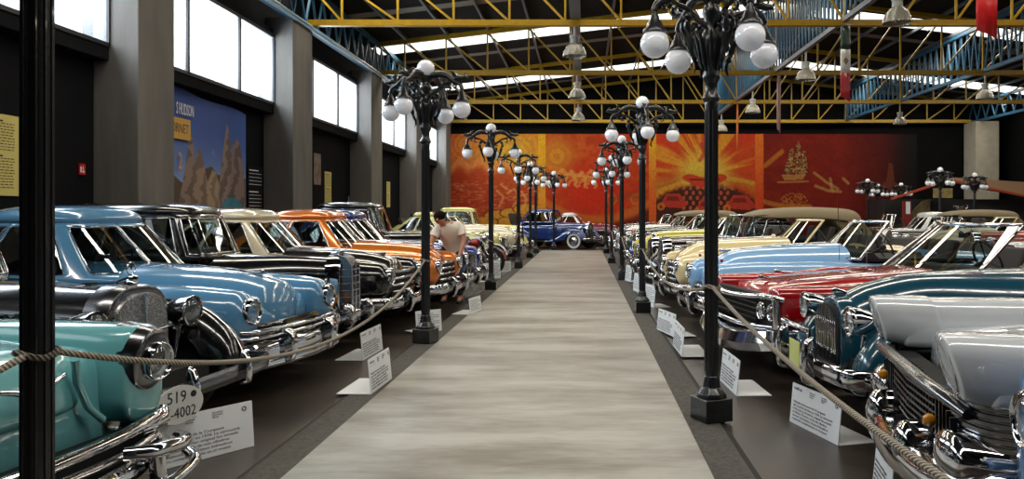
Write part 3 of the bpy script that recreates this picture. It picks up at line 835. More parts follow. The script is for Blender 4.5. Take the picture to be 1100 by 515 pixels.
# worn grey sheets among the dark ones
M['greysheet'] = mat('grey_worn_sheet', (120, 112, 104), rough=.6, noise=.2, nscale=3)
for k, (a, c) in enumerate(((22.4, 22.9), (29.3, 29.75), (37.4, 37.8))):
    t = MB()
    for x0, x1 in ((xs_[0], xs_[1]), (xs_[1], xs_[2])):
        h0, h1 = roof_h(x0) + RO - .006, roof_h(x1) + RO - .006
        t.add([(x0, a, h0), (x1, a, h1), (x1, c, h1), (x0, c, h0), (x0, a, h0 - .01), (x1, a, h1 - .01), (x1, c, h1 - .01), (x0, c, h0 - .01)], [(0, 1, 2, 3), (7, 6, 5, 4), (0, 4, 5, 1), (1, 5, 6, 2), (2, 6, 7, 3), (3, 7, 4, 0)])
    struct(t.build('ceiling_sheet', M['greysheet']))

# steel: purlins along the hall, trusses across it
for k in range(19):
    x = -5.85 + 1.36 * k
    if abs(x - 6.35) < .3: continue
    h = roof_h(x) + .06
    struct(MB().box(x - .035, x + .035, YF + .1, YB - .05, h - .04, h + .06).build('roof_purlin', M['greysteel']))
TZ = [12.3, 19.05, 25.75, 32.45, 39.25]
HB = 6.14
def truss(Z):
    root = struct(empty('roof_truss', (6.35, Z, HB)))
    x0, x1 = -6.75 - 6.35, 19.45 - 6.35
    t = MB(); t.box(x0, x1, -.05, .05, 0, .14); t.box(x0, x1, -.09, .09, -.012, 0); struct(t.build('bottom_chord', M['yellow'], root))
    t = MB()
    for a, c in ((x0, 0), (0, x1)):
        t.bar((a, 0, roof_h(a + 6.35) - HB), (c, 0, roof_h(c + 6.35) - HB), .1, .14)
    struct(t.build('top_chord', M['yellow'], root))
    t = MB()
    nx = 19; q = (x1 - x0) / nx
    q = 1.36
    k = 0
    xs = []
    x = -9 * q
    while x < x1: xs.append(x); x += q
    for x in xs:
        t.bar((x, 0, .1), (x, 0, roof_h(x + 6.35) - HB), .05, .05, up=(0, 1, 0))
    allx = [x0 + .1] + xs + [x1 - .1]
    for i in range(len(allx) - 1):
        a, c = allx[i], allx[i + 1]
        if (a + c) / 2 < 0: t.bar((a, 0, roof_h(a + 6.35) - HB - .05), (c, 0, .1), .05, .05, up=(0, 1, 0))
        else: t.bar((a, 0, .1), (c, 0, roof_h(c + 6.35) - HB - .05), .05, .05, up=(0, 1, 0))
    struct(t.build('web', M['yellow'], root))
for Z in TZ: truss(Z)

# blue longitudinal lattice girders
def girder(x, h0, h1, y0, y1, step, w, mt, mb2, dense=False):
    root = struct(empty('roof_girder', (x, (y0 + y1) / 2, h0)))
    L = (y1 - y0) / 2
    t = MB(); t.box(-.06, .06, -L, L, 0, .12); struct(t.build('bottom_chord', mb2, root))
    t = MB(); t.box(-.06, .06, -L, L, h1 - h0 - .12, h1 - h0); struct(t.build('top_chord', mt, root))
    t = MB(); y = -L; i = 0
    while y < L - step:
        t.bar((0, y, .1), (0, y + step, h1 - h0 - .1), w, w, up=(1, 0, 0))
        t.bar((0, y + step, h1 - h0 - .1), (0, y + 2 * step, .1), w, w, up=(1, 0, 0))
        y += 2 * step; i += 1
    struct(t.build('web', mt, root))
girder(-6.72, 6.02, roof_h(-6.72) + .02, YF + .2, YB - .1, .42, .05, M['bluesteel'], M['bluesteel'])
girder(6.35, 6.22, roof_h(6.35) - .02, 6, YB - .1, .17, .045, M['bluesteel'], M['greysteel'])
girder(13.2, 6.22, roof_h(13.2) - .02, 6, YB - .1, .24, .05, M['bluesteel'], M['bluesteel'])
girder(19.5, 6.1, roof_h(19.5) + .02, 6, YB - .1, .42, .05, M['bluesteel'], M['bluesteel'])
# pipe pair on the wall side, plain beam over the walkway
t = MB()
for k in (0, 1): t.tube([(-6.58, 10, 6.0 + .09 * k), (-6.58, 38.5, 6.0 + .09 * k)], .028, 8)
struct(t.build('ceiling_pipe', mat('pale_blue_pipe', (130, 165, 185), rough=.3, coat=.5), None, 60))
struct(MB().box(-.32, -.08, YF + .2, YB - .1, 6.28, 6.40).build('ceiling_beam', M['greysteel']))

# hanging high bay lamps
M['acrylic'] = None
m, nt, b = new_mat('ribbed_prismatic_acrylic')
b.inputs['Base Color'].default_value = (*lin((190, 182, 165)), 1); b.inputs['Roughness'].default_value = .15; b.inputs['Transmission Weight'].default_value = .35; b.inputs['Coat Weight'].default_value = .5
tc = nt.nodes.new('ShaderNodeTexCoord'); gr = nt.nodes.new('ShaderNodeTexGradient'); gr.gradient_type = 'RADIAL'
ml = nt.nodes.new('ShaderNodeMath'); ml.operation = 'MULTIPLY'; ml.inputs[1].default_value = 300
sn = nt.nodes.new('ShaderNodeMath'); sn.operation = 'SINE'
nt.links.new(tc.outputs['Object'], gr.inputs[0]); nt.links.new(gr.outputs['Fac'], ml.inputs[0]); nt.links.new(ml.outputs[0], sn.inputs[0])
bp = nt.nodes.new('ShaderNodeBump'); bp.inputs['Strength'].default_value = .6; bp.inputs['Distance'].default_value = .01
nt.links.new(sn.outputs[0], bp.inputs['Height']); nt.links.new(bp.outputs[0], b.inputs['Normal'])
M['acrylic'] = m
def bay_lamp(x, y, z, label):
    root = empty('high_bay_lamp', (x, y, z)); tag(root, label, 'ceiling lamp', 'high bay lamps hanging from the roof trusses')
    MB().lathe([(.295, 0), (.29, .03), (.275, .1), (.235, .2), (.17, .28), (.11, .32), (.10, .32), (.16, .27), (.225, .19), (.262, .1), (.28, .0)], 28, None, cap=False).build('lamp_shade', M['acrylic'], root, 60)
    MB().ball((0, 0, .18), .055, 10, (1, 1, 1.5)).build('bulb', M['globe'], root, 60)
    MB().lathe([(.1, .31), (.11, .34), (.1, .44), (.12, .45), (.12, .52), (.03, .54), (.025, 6.24 - z if z + .6 < 6.2 else .7)], 16).build('ballast_housing', mat('pale_lamp_housing', (170, 168, 160), rough=.4), root, 50)
for a in [(-.22, 19.2, 5.42, 'prismatic bay lamp over the walkway, nearest of that row'), (-.22, 26.1, 5.42, 'prismatic bay lamp over the walkway, middle of that row'),
          (-.22, 32.6, 5.45, 'prismatic bay lamp over the walkway, last before the mural'), (6.42, 16.0, 5.46, 'largest prismatic bay lamp, cut by the top edge, left of the red banner'),
          (6.42, 22.6, 5.42, 'prismatic bay lamp just left of the green white red banner'), (6.46, 29.9, 5.42, 'prismatic bay lamp just left of the thin pale pink banner'),
          (6.5, 36.9, 5.45, 'smallest prismatic bay lamp above the exploding volcano mural'), (13.6, 26.5, 5.45, 'prismatic bay lamp at the far upper right under the bright skylight'),
          (13.75, 34.0, 5.45, 'prismatic bay lamp above the dark right end of the mural wall')]:
    bay_lamp(*a)

# banners hanging from the trusses
def banner(x, y, w, h0, h1, cols, label, rz, emblem=False, mats=None):
    root = empty('banner', (x, y - .14, h0), rz); tag(root, label, 'banner')
    n = len(cols); L = h1 - h0
    for i, c in enumerate(cols):
        t = MB(); vs = []
        z1 = L * (1 - i / n); z0 = L * (1 - (i + 1) / n); N = 6
        for j in range(5):
            for k in range(N + 1):
                xx = -w / 2 + w * k / N; zz = z0 + (z1 - z0) * j / 4
                cut = (.14 if i == n - 1 and j == 0 else 0) * (-k / N)
                vs.append((xx, .018 * math.sin(k * 1.5 + zz * 2), zz + cut))
        fs = [(j * (N + 1) + k, j * (N + 1) + k + 1, (j + 1) * (N + 1) + k + 1, (j + 1) * (N + 1) + k) for j in range(4) for k in range(N)]
        o = t.add(vs, fs).build('cloth_stripe', mat('banner_cloth_%d_%d_%d' % c, c, rough=.35, coat=.3), root, 80)
        s = o.modifiers.new('thickness', 'SOLIDIFY'); s.thickness = .004
    MB().tube([(-w / 2 - .03, 0, L + .02), (w / 2 + .03, 0, L + .02)], .012, 6).build('hanging_rod', M['greysteel'], root)
    if emblem:
        e = MB(); e.lathe([(.055, 0), (.06, .004), (.03, .004), (.028, 0)], 16, Matrix.Translation((0, -.03, L / 2)) @ RX90, cap=False)
        e.box(-.012, .012, -.034, -.028, L / 2 - .09, L / 2 + .09)
        e.build('emblem', mat('brown_emblem', (110, 80, 40), rough=.5), root)
banner(6.27, 12.3, .31, 4.42, 6.1, [(200, 28, 26)], 'plain red banner hanging at the top right corner', R(-4))
banner(6.33, 19.05, .24, 4.4, 6.1, [(38, 60, 48), (205, 200, 190), (165, 35, 40)], 'narrow green white and red banner hanging from a yellow truss', R(6), True)
banner(6.39, 25.75, .13, 4.34, 6.1, [(190, 150, 145)], 'thin pale pink banner hanging in front of the mural end', R(20))
banner(6.35, 32.45, .08, 4.3, 6.1, [(215, 110, 25)], 'very thin orange banner hanging over the volcano painting', R(30))

# ---------------------------------------------------------------- mural on the back wall
def hsh(x, y, s=0.0):
    v = np.sin(x * 12.9898 + y * 78.233 + s * 37.7) * 43758.5453
    return v - np.floor(v)
def vnoise(x, y, s=0.0):
    xi, yi = np.floor(x), np.floor(y); xf, yf = x - xi, y - yi
    u, v = xf * xf * (3 - 2 * xf), yf * yf * (3 - 2 * yf)
    return (hsh(xi, yi, s) * (1 - u) + hsh(xi + 1, yi, s) * u) * (1 - v) + (hsh(xi, yi + 1, s) * (1 - u) + hsh(xi + 1, yi + 1, s) * u) * v
def fbm(x, y, s=0.0): return .5 * vnoise(x, y, s) + .28 * vnoise(x * 2.1, y * 2.1, s + 1) + .14 * vnoise(x * 4.3, y * 4.3, s + 2) + .08 * vnoise(x * 8.1, y * 8.1, s + 3)
def sst(a, b, x): t = np.clip((x - a) / (b - a), 0, 1); return t * t * (3 - 2 * t)
def mixc(c, col, a): return c * (1 - a[..., None]) + np.array(col, float) * a[..., None]
def seg(x, y, pts, w):
    d = np.full(x.shape, 1e9)
    for (x0, y0), (x1, y1) in zip(pts, pts[1:]):
        dx, dy = x1 - x0, y1 - y0; t = np.clip(((x - x0) * dx + (y - y0) * dy) / (dx * dx + dy * dy + 1e-9), 0, 1)
        d = np.minimum(d, np.hypot(x - x0 - t * dx, y - y0 - t * dy))
    return 1 - sst(w * .5, w * 1.2, d)
def poly(x, y, pts):
    ins = np.zeros(x.shape, bool)
    for (x0, y0), (x1, y1) in zip(pts, pts[1:] + pts[:1]):
        c = ((y0 > y) != (y1 > y)) & (x < (x1 - x0) * (y - y0) / (y1 - y0 + 1e-9) + x0)
        ins ^= c
    return ins.astype(float)
def paint_mural(x, y):
    c = np.zeros(x.shape + (3,))
    n = fbm(x * .12, y * .12); n2 = fbm(x * .5, y * .5, 5)
    # panel 1: rolling red land, ochre sky with swirls
    p1 = np.zeros_like(c) + np.array((200, 84, 38), float)
    d = np.hypot(x - 548, (y - 166) * 1.1)
    p1 = mixc(p1, (214, 128, 40), 1 - sst(20, 75, d)); p1 = mixc(p1, (216, 166, 46), (1 - sst(5, 48, d)))
    p1 = mixc(p1, (190, 110, 30), .35 * (np.sin(d * .9 + n * 6) > .2) * (y < 185))
    d3 = np.hypot(x - 500, y - 155); p1 = mixc(p1, (222, 140, 50), .6 * (1 - sst(3, 16, d3))); p1 = mixc(p1, (235, 170, 90), .3 * (np.sin(d3 * 1.3) > .3) * (d3 < 20))
    mt = 178 - 9 * np.exp(-((x - 494) / 8) ** 2) - 10 * np.exp(-((x - 515) / 9) ** 2) - 8 * np.exp(-((x - 540) / 11) ** 2) + 4 * n
    p1 = mixc(p1, (232, 140, 72), .8 * sst(-1, 1, y - mt) * (1 - sst(4, 14, y - mt))); p1 = mixc(p1, (178, 52, 24), .75 * sst(4, 15, y - mt))
    p1 = mixc(p1, (225, 130, 85), .55 * (vnoise(x * .25, y * 1.1, 3) > .66) * (y > 195))
    p1 = mixc(p1, (235, 195, 150), .5 * (vnoise(x * .9, y * 1.2, 9) > .7) * (np.abs(y - 201) < 4) * (x > 489) * (x < 504))
    for k, (mx_, my_) in enumerate(((535, 229), (552, 226), (566, 222), (580, 228), (548, 236), (572, 235), (520, 236))):
        a = ((x - mx_) / 15) ** 2 + ((y - my_ - 3) / 6) ** 2
        p1 = mixc(p1, (228, 160, 52), (a < 1) * .9); p1 = mixc(p1, (120, 50, 15), ((a > .85) & (a < 1.15)) * .7)
    for pts in ([(534, 205), (541, 212), (536, 222)], [(545, 208), (552, 203), (558, 212), (551, 222)], [(560, 206), (566, 214), (562, 224)], [(538, 198), (544, 203)], [(552, 212), (566, 209)]):
        p1 = mixc(p1, (236, 170, 90), .6 * seg(x, y, pts, 1.3))
    # panel 2: deep red whirl with galloping horses
    p2 = np.zeros_like(c) + np.array((186, 56, 20), float)
    p2 = mixc(p2, (206, 84, 28), sst(.4, .7, n)); d = np.hypot(x - 598, y - 168)
    p2 = mixc(p2, (214, 140, 36), (1 - sst(4, 32, d))); p2 = mixc(p2, (190, 96, 24), .4 * (np.sin(d * .8) > .3) * (d < 34))
    d = np.hypot((x - 640) / 1.2, y - 205); p2 = mixc(p2, (205, 42, 16), 1 - sst(12, 46, d))
    ar = y - (232 - ((x - 642) / 62) ** 2 * 22); p2 = mixc(p2, (205, 110, 38), .8 * sst(-3, 2, ar) * (1 - sst(6, 12, ar))); p2 = mixc(p2, (92, 30, 18), .9 * sst(6, 14, ar))
    p2 = mixc(p2, (150, 70, 20), .35 * sst(.55, .75, n2))
    for (ox, oy, sc_) in ((612, 189, 1.0), (622, 191, 1.05), (633, 192, .95), (643, 190, .9)):
        e1 = ((x - ox) / (6.2 * sc_)) ** 2 + ((y - oy) / (2.9 * sc_)) ** 2
        p2 = mixc(p2, (204, 116, 44), .75 * (e1 < 1)); p2 = mixc(p2, (236, 176, 92), .7 * (e1 < .9) * (y < oy - .8))
        for pts, w_ in (([(ox - 4, oy - 1), (ox - 8, oy - 6)], 3.0), ([(ox - 8, oy - 6), (ox - 11.5, oy - 3.5)], 2.2), ([(ox - 5, oy + 2), (ox - 10, oy + 4), (ox - 11, oy + 8)], 1.4), ([(ox - 3, oy + 2), (ox - 5, oy + 7), (ox - 2, oy + 10)], 1.4), ([(ox + 4, oy + 2), (ox + 8, oy + 6), (ox + 6, oy + 10)], 1.5), ([(ox + 5, oy - 1), (ox + 10, oy - 2)], 1.3)):
            p2 = mixc(p2, (222, 146, 66), .75 * seg(x, y, pts, w_ * sc_))
    for cx_ in (657, 683): 
        d = np.hypot(x - cx_, y - 214); p2 = mixc(p2, (196, 120, 50), .8 * (np.abs(d - 5) < 1.2)); 
    p2 = mixc(p2, (150, 70, 30), .6 * seg(x, y, [(650, 222), (662, 212), (676, 210), (690, 212)], 3))
    # panel 3: bursting yellow rays over a dark hill with red figures
    ang = np.arctan2(y - 186, (x - 757)); d = np.hypot(x - 757, (y - 186) * 1.15)
    p3 = np.zeros_like(c) + np.array((196, 66, 24), float)
    ray = .5 + .5 * np.sin(ang * 15 + 2 * np.sin(ang * 4)) 
    ray2 = fbm(ang * 5 + 20, d * .01, 7)
    p3 = mixc(p3, (220, 150, 40), np.clip(sst(.42, .6, ray2) * (1 - sst(45, 85, d) * .5), 0, 1) * .9)
    p3 = mixc(p3, (216, 176, 60), 1 - sst(14, 40, d)); p3 = mixc(p3, (205, 52, 24), .7 * (ray > .75) * (d > 34) * sst(30, 60, d) * (y < 180))
    hill = (np.abs(x - 757) / 76) ** 2.2 + (np.abs(np.minimum(y, 240) - 252) / 56) ** 2
    p3 = mixc(p3, (64, 28, 18), .95 * (1 - sst(.85, 1.08, hill + .12 * n2)))
    yl = 1 - sst(0, .35, np.abs(hill - 1.25)); p3 = mixc(p3, (186, 150, 50), .45 * yl * (y > 185))
    lips = ((x - 757) / 24) ** 2 + ((y - 194 - 3 * np.cos((x - 757) / 7)) / 6.5) ** 2
    p3 = mixc(p3, (200, 62, 30), (lips < 1) * 1.0); p3 = mixc(p3, (120, 26, 16), ((lips < .5) & (np.abs(y - 193) < 1.2)) * .8)
    for i in range(9):
        for j in range(5):
            fx, fy = 727 + i * 7.4 + (j % 2) * 3, 202 + j * 5.4
            if j >= 1 and (fx < 733 or fx > 783): continue
            p3 = mixc(p3, (196, 92, 66), .85 * ((((x - fx) / 1.8) ** 2 + ((y - fy) / 2.3) ** 2) < 1))
    for (cx_, cy_, s) in ((722, 216, 1), (757, 222, .7), (794, 218, 1.1)):
        p3 = mixc(p3, (196, 56, 36), .9 * poly(x, y, [(cx_ - 14 * s, cy_ + 6), (cx_ - 6 * s, cy_ - 8), (cx_ + 8 * s, cy_ - 8), (cx_ + 17 * s, cy_ + 4), (cx_ + 10 * s, cy_ + 8)]))
        p3 = mixc(p3, (110, 30, 24), .8 * poly(x, y, [(cx_ - 5 * s, cy_ - 5), (cx_ + 6 * s, cy_ - 5), (cx_ + 8 * s, cy_), (cx_ - 7 * s, cy_)]))
        p3 = mixc(p3, (212, 120, 40), .8 * (np.abs(np.hypot(x - cx_ + 12 * s, y - cy_ - 6) - 3) < 1.2))
    p3 = mixc(p3, (176, 50, 36), .7 * seg(x, y, [(753, 155), (757, 165), (752, 172), (759, 162)], 2.5))
    # panel 4: dark red, light falloff painted in on the right, with a ship, an aeroplane and fireworks
    p4 = np.zeros_like(c) + np.array((120, 24, 12), float)
    p4 = mixc(p4, (140, 34, 16), sst(.4, .7, n) * .6); p4 = mixc(p4, (62, 12, 10), .9 * sst(880, 985, x)); p4 = mixc(p4, (16, 13, 12), sst(945, 984, x))  # fade to black on the right is falling-off light put into the colour
    p4 = mixc(p4, (190, 120, 30), .75 * seg(x, y, [(822, 178), (840, 163)], 3)); p4 = mixc(p4, (192, 130, 40), .7 * seg(x, y, [(818, 216), (840, 222), (870, 222)], 3))
    for (mx0, my0, mx1, my1) in ((846, 190, 851, 160), (855, 190, 858, 153), (863, 190, 863, 163)):
        p4 = mixc(p4, (150, 110, 60), .8 * seg(x, y, [(mx0, my0), (mx1, my1)], 1.1))
        for q_ in range(4):
            f0 = .12 + q_ * .22; cx0 = mx0 + (mx1 - mx0) * f0; cy0 = my0 + (my1 - my0) * f0; w_ = 5.2 - q_ * .9
            pl_ = poly(x, y, [(cx0 - w_, cy0), (cx0 + w_ * .9, cy0 - 1), (cx0 + w_ * .7 + 1, cy0 - 6.2), (cx0 - w_ * .6, cy0 - 5.4)])
            p4 = mixc(p4, (62, 42, 28), .75 * pl_); p4 = mixc(p4, (196, 158, 92), .8 * pl_ * (vnoise(x * .9, y * 1.2, 4) > .5))
    p4 = mixc(p4, (176, 128, 66), .85 * poly(x, y, [(839, 188), (866, 187), (862, 193), (843, 194)])); p4 = mixc(p4, (206, 160, 80), .6 * seg(x, y, [(836, 196), (868, 195)], 1.2))
    for pts in ([(875, 186), (888, 196), (900, 203)], [(876, 200), (890, 205), (903, 206)], [(906, 192), (911, 197)], [(892, 192), (894, 206)]): p4 = mixc(p4, (180, 140, 75), .75 * seg(x, y, pts, 1.8))
    sp = (np.hypot((x - 853) / 1.5, y - 217) < 10) & (hsh(np.floor(x * .9), np.floor(y * .9)) > .6); p4 = mixc(p4, (190, 115, 40), sp * .8)
    p4 = mixc(p4, (120, 60, 35), .7 * poly(x, y, [(945, 200), (952, 195), (955, 175), (959, 176), (961, 196), (972, 203), (960, 207)]))
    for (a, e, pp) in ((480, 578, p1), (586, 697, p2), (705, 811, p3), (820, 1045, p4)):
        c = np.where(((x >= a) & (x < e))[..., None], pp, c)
    for (a, e, t_, b_) in ((578, 586, (228, 168, 30), (232, 150, 40)), (697, 705, (222, 160, 36), (218, 92, 34)), (811, 820, (226, 110, 36), (206, 70, 28))):
        f = sst(150, 225, y)[..., None]; c = np.where(((x >= a) & (x < e))[..., None], np.array(t_) * (1 - f) + np.array(b_) * f, c)
    n3 = fbm(x * 1.1, y * 1.3, 11); c = c * (.82 + .18 * (n2 - .5) + .22 * (n3 - .5))[..., None]
    return np.clip(c, 0, 255)
def painted_plane(name, x0, x1, y0, y1, step, fn, place, m, parent=None):
    nx = int((x1 - x0) / step); ny = int((y1 - y0) / step)
    gx, gy = np.meshgrid(np.linspace(x0, x1, nx + 1), np.linspace(y0, y1, ny + 1))
    colr = fn(gx, gy) / 255.0
    colr = np.where(colr <= .04045, colr / 12.92, ((colr + .055) / 1.055) ** 2.4)
    pos = place(gx, gy).reshape(-1, 3)
    me = bpy.data.meshes.new(name)
    idx = np.arange((nx + 1) * (ny + 1)).reshape(ny + 1, nx + 1)
    q = np.stack([idx[:-1, :-1], idx[1:, :-1], idx[1:, 1:], idx[:-1, 1:]], -1).reshape(-1, 4)
    me.from_pydata(pos.tolist(), [], q.tolist())
    ca = me.color_attributes.new('paint', 'FLOAT_COLOR', 'POINT')
    ca.data.foreach_set('color', np.concatenate([colr.reshape(-1, 3), np.ones(((nx + 1) * (ny + 1), 1))], 1).astype('f').ravel())
    me.materials.append(m); me.update()
    o = bpy.data.objects.new(name, me); COL.objects.link(o)
    if parent: o.parent = parent
    return o
ZM = YB - .02
def mural_place(gx, gy): return np.stack([(gx - PX0) * ZM / FP, np.full(gx.shape, ZM), EYE - (gy - PY0) * ZM / FP], -1)
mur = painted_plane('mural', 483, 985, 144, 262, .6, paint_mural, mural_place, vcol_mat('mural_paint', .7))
tag(mur, 'long red and orange mural of sun rays, horses and ships on the back wall', 'mural')
# ---------------------------------------------------------------- lamp posts
def street_lamp(x, y, rot, label, group, zs=1.0, first=[None], big=True):
    if first[0] is not None and big:
        r = copy_tree(first[0]); r.location = (x, y, .02); r.rotation_euler = (0, 0, rot); r.scale = (1, 1, zs); r['label'] = label; r['group'] = group
        return r
    root = empty('street_lamp', (x, y, .02), rot); tag(root, label, 'street lamp', group); root.scale = (1, 1, zs)
    iron = M['iron']
    b = MB(); b.box(-.115, .115, -.115, .115, 0, .17); b.lathe([(.118, .17), (.112, .2), (.07, .245), (.062, .30), (.055, .33)], 8)
    b.build('pedestal', iron, root, 40, bevel=.008)
    b = MB(); b.lathe([(.052, .28), (.048, .4), (.046, 1.0), (.045, 2.3), (.05, 2.34), (.046, 2.37)], 20)
    for k in range(10):
        a = 2 * PI * k / 10; b.tube([(.047 * math.cos(a), .047 * math.sin(a), .36), (.045 * math.cos(a), .045 * math.sin(a), 2.3)], .006, 5)
    b.build('pole', iron, root, 40)
    b = MB(); b.lathe([(.05, 2.36), (.07, 2.39), (.05, 2.43), (.045, 2.50), (.062, 2.53), (.066, 2.56), (.052, 2.6), (.068, 2.68), (.088, 2.76), (.094, 2.82), (.078, 2.86), (.055, 2.9), (.05, 2.98), (.07, 3.02), (.062, 3.06), (.045, 3.1), (.05, 3.14)], 16)
    for k in range(8):
        a = 2 * PI * k / 8 + .2
        b.tube([(.05 * math.cos(a), .05 * math.sin(a), 2.58), (.074 * math.cos(a), .074 * math.sin(a), 2.66), (.1 * math.cos(a), .1 * math.sin(a), 2.80), (.118 * math.cos(a), .118 * math.sin(a), 2.86), (.1 * math.cos(a), .1 * math.sin(a), 2.885)], [.008, .016, .015, .015, .006], 6)
    b.build('ornate_capital', iron, root, 50)
    for k in range(4):
        a = PI / 2 * k + PI * 1.5
        T = Matrix.Rotation(a, 4, 'Z')
        c = MB()
        def TT(pts): return [T @ Vector((p[0], p[2] if len(p) > 2 else 0, p[1])) for p in pts]
        main = smooth_path([(.03, 0, 3.10), (.10, 0, 3.17), (.20, 0, 3.185), (.30, 0, 3.15), (.39, 0, 3.08), (.46, 0, 3.05), (.485, 0, 2.99)], 16)
        c.tube([T @ Vector(p) for p in main], [.03] * 3 + [.042] * 6 + [.034] * 4 + [.026] * 4, 8)
        low = smooth_path([(.04, 0, 2.92), (.14, 0, 2.98), (.22, 0, 3.04), (.30, 0, 3.06), (.36, 0, 3.09)], 10)
        c.tube([T @ Vector(p) for p in low], [.024] * 5 + [.02] * 6, 7)
        # leafy bracket hanging beside the shaft
        for off in (.02, -.02):
            br = smooth_path([(.20, off, 3.0), (.23, off * 1.5, 2.92), (.20, off, 2.82), (.17, 0, 2.72), (.13, 0, 2.62), (.15, 0, 2.57)], 12)
            c.tube([T @ Vector(p) for p in br], [.02, .03, .02, .028, .018, .026, .018, .024, .015, .02, .012, .012, .006], 6)
        for (cx, cz, r0, t0, turns) in ((.13, 2.93, .05, 1.2, 4.4), (.30, 3.0, .045, 1.4, -4.4), (.385, 3.02, .035, 2.0, -4.4)):
            sp = []
            for i in range(14):
                f = i / 13; rr = r0 * (1 - f * .8); sp.append(T @ Vector((cx + rr * math.cos(t0 + turns * f), 0, cz + rr * math.sin(t0 + turns * f))))
            c.tube(sp, [.017 - .007 * i / 13 for i in range(14)], 6)
        # winged beast on the end of the arm
        c.tube([T @ Vector(p) for p in [(.37, 0, 3.11), (.43, 0, 3.135), (.49, 0, 3.12), (.535, 0, 3.13), (.565, 0, 3.11)]], [.02, .036, .03, .026, .008], 8)
        c.tube([T @ Vector(p) for p in [(.40, .02, 3.14), (.385, .05, 3.19), (.35, .06, 3.21)]], [.022, .018, .004], 6)
        c.tube([T @ Vector(p) for p in [(.40, -.02, 3.14), (.385, -.05, 3.19), (.35, -.06, 3.21)]], [.022, .018, .004], 6)
        c.tube([T @ Vector(p) for p in [(.51, 0, 3.13), (.52, 0, 3.17), (.50, 0, 3.185)]], [.014, .01, .003], 6)
        c.build('scroll_arm', iron, root, 50)
        g = T @ Vector((.48, 0, 0))
        cap = MB().lathe([(.012, 3.02), (.018, 2.97), (.03, 2.955), (.034, 2.93), (.05, 2.91), (.062, 2.875), (.085, 2.855), (.088, 2.835), (.05, 2.83)], 20, Matrix.Translation((g.x, g.y, 0)))
        cap.build('globe_cap', iron, root, 50)
        MB().ball((g.x, g.y, 2.755), .105, 16).build('globe', M['globe'], root, 80)
    MB().lathe([(.04, 3.1), (.075, 3.14), (.08, 3.17), (.05, 3.175)], 18).build('top_cup', iron, root, 50)
    MB().ball((0, 0, 3.26), .102, 16).build('globe', M['globe'], root, 80)
    if big: first[0] = root; KIDS[root.name] = kids(root)
    return root
GL, GR = 'black five-globe lamp posts on the left kerb', 'black five-globe lamp posts on the right kerb'
posts_l = [(-1.88, 2.69), (-1.88, 9.3), (X(527.5, 15.8), 15.8), (X(557, 22), 22.0), (X(569.5, 27.2), 27.2), (X(575.5, 30.5), 30.5)]
posts_r = [(.95, 5.82), (X(690, 12.15), 12.15), (X(668, 18.2), 18.2), (X(657, 24.3), 24.3), (X(651, 30.4), 30.4)]
lab_l = ['nearest left lamp post, thick black pole whose head is cut off above', 'black five-globe lamp post beside the orange car, second on the left kerb', 'third black lamp post on the left kerb, right of the man',
         'fourth black lamp post on the left kerb', 'fifth black lamp post on the left kerb', 'last black lamp post on the left kerb near the blue saloon']
lab_r = ['nearest right lamp post, large globes overhead, in front of the red car', 'second black lamp post on the right kerb, before the cream car', 'third black lamp post on the right kerb', 'fourth black lamp post on the right kerb', 'last black lamp post on the right kerb']
for (x, y), l, r in zip(posts_l, lab_l, (R(10), R(-19), 0, R(4), R(-8), R(10))): street_lamp(x, y, r, l, GL)
for (x, y), l, r in zip(posts_r, lab_r, (R(24), R(5), R(12), R(0), R(8))): street_lamp(x, y, r, l, GR)
street_lamp(X(595, 33.3), 33.3, R(20), 'lone lamp post standing at the far end of the walkway before the blue saloon', 'lamp posts beyond the walkway')
for (px, Z, zs, l) in ((1010, 29.0, .97, 'far right lamp post with globes before the orange awning'), (1047, 31.5, .95, 'far right lamp post directly below the pale wall column'),
                    (932, 35.5, .93, 'far right lamp post in front of the dark end of the mural'), (968, 37.5, .90, 'far right lamp post between the mural and the orange awning'), (943, 38.3, .90, 'dim far right lamp post partly hidden behind another')):
    street_lamp(X(px, Z), Z, R(8), l, 'lamp posts of the far right row', zs)

# ---------------------------------------------------------------- ropes
m, nt, b = new_mat('twisted_rope')
tc = nt.nodes.new('ShaderNodeTexCoord'); wv = nt.nodes.new('ShaderNodeTexWave'); wv.bands_direction = 'DIAGONAL'; wv.inputs['Scale'].default_value = 28
nt.links.new(tc.outputs['Object'], wv.inputs[0]); cr = nt.nodes.new('ShaderNodeValToRGB')
cr.color_ramp.elements[0].color = (*lin((88, 78, 66)), 1); cr.color_ramp.elements[1].color = (*lin((168, 158, 142)), 1)
nt.links.new(wv.outputs['Fac'], cr.inputs[0]); nt.links.new(cr.outputs[0], b.inputs['Base Color']); b.inputs['Roughness'].default_value = .85
bp = nt.nodes.new('ShaderNodeBump'); bp.inputs['Distance'].default_value = .004; nt.links.new(wv.outputs['Fac'], bp.inputs['Height']); nt.links.new(bp.outputs[0], b.inputs['Normal'])
M['rope'] = m
def rope(a, c, h0, h1, sag, label, off=.075):
    a = Vector((a[0], a[1], h0)); c = Vector((c[0], c[1], h1)); d = (c - a); d.z = 0; d.normalize()
    a2 = a + d * .06; c2 = c - d * .06
    pts = []
    for i in range(41):
        f = i / 40; p = a2.lerp(c2, f); p.z -= sag * 4 * f * (1 - f); pts.append(p)
    t = MB().tube(pts, .0125, 8)
    o = t.build('rope', M['rope'], None, 60); tag(o, label, 'rope')
    for q in (a, c):
        MB().tube([q + Vector((.062 * math.cos(k * .52), .062 * math.sin(k * .52), .01 * math.sin(k))) for k in range(12)], .012, 6, closed=True).build('rope_loop', M['rope'], o, 60)
    return o
rope(posts_l[0], posts_l[1], 1.07, 1.0, .43, 'thick sagging rope slung across the left cars between lamp posts')
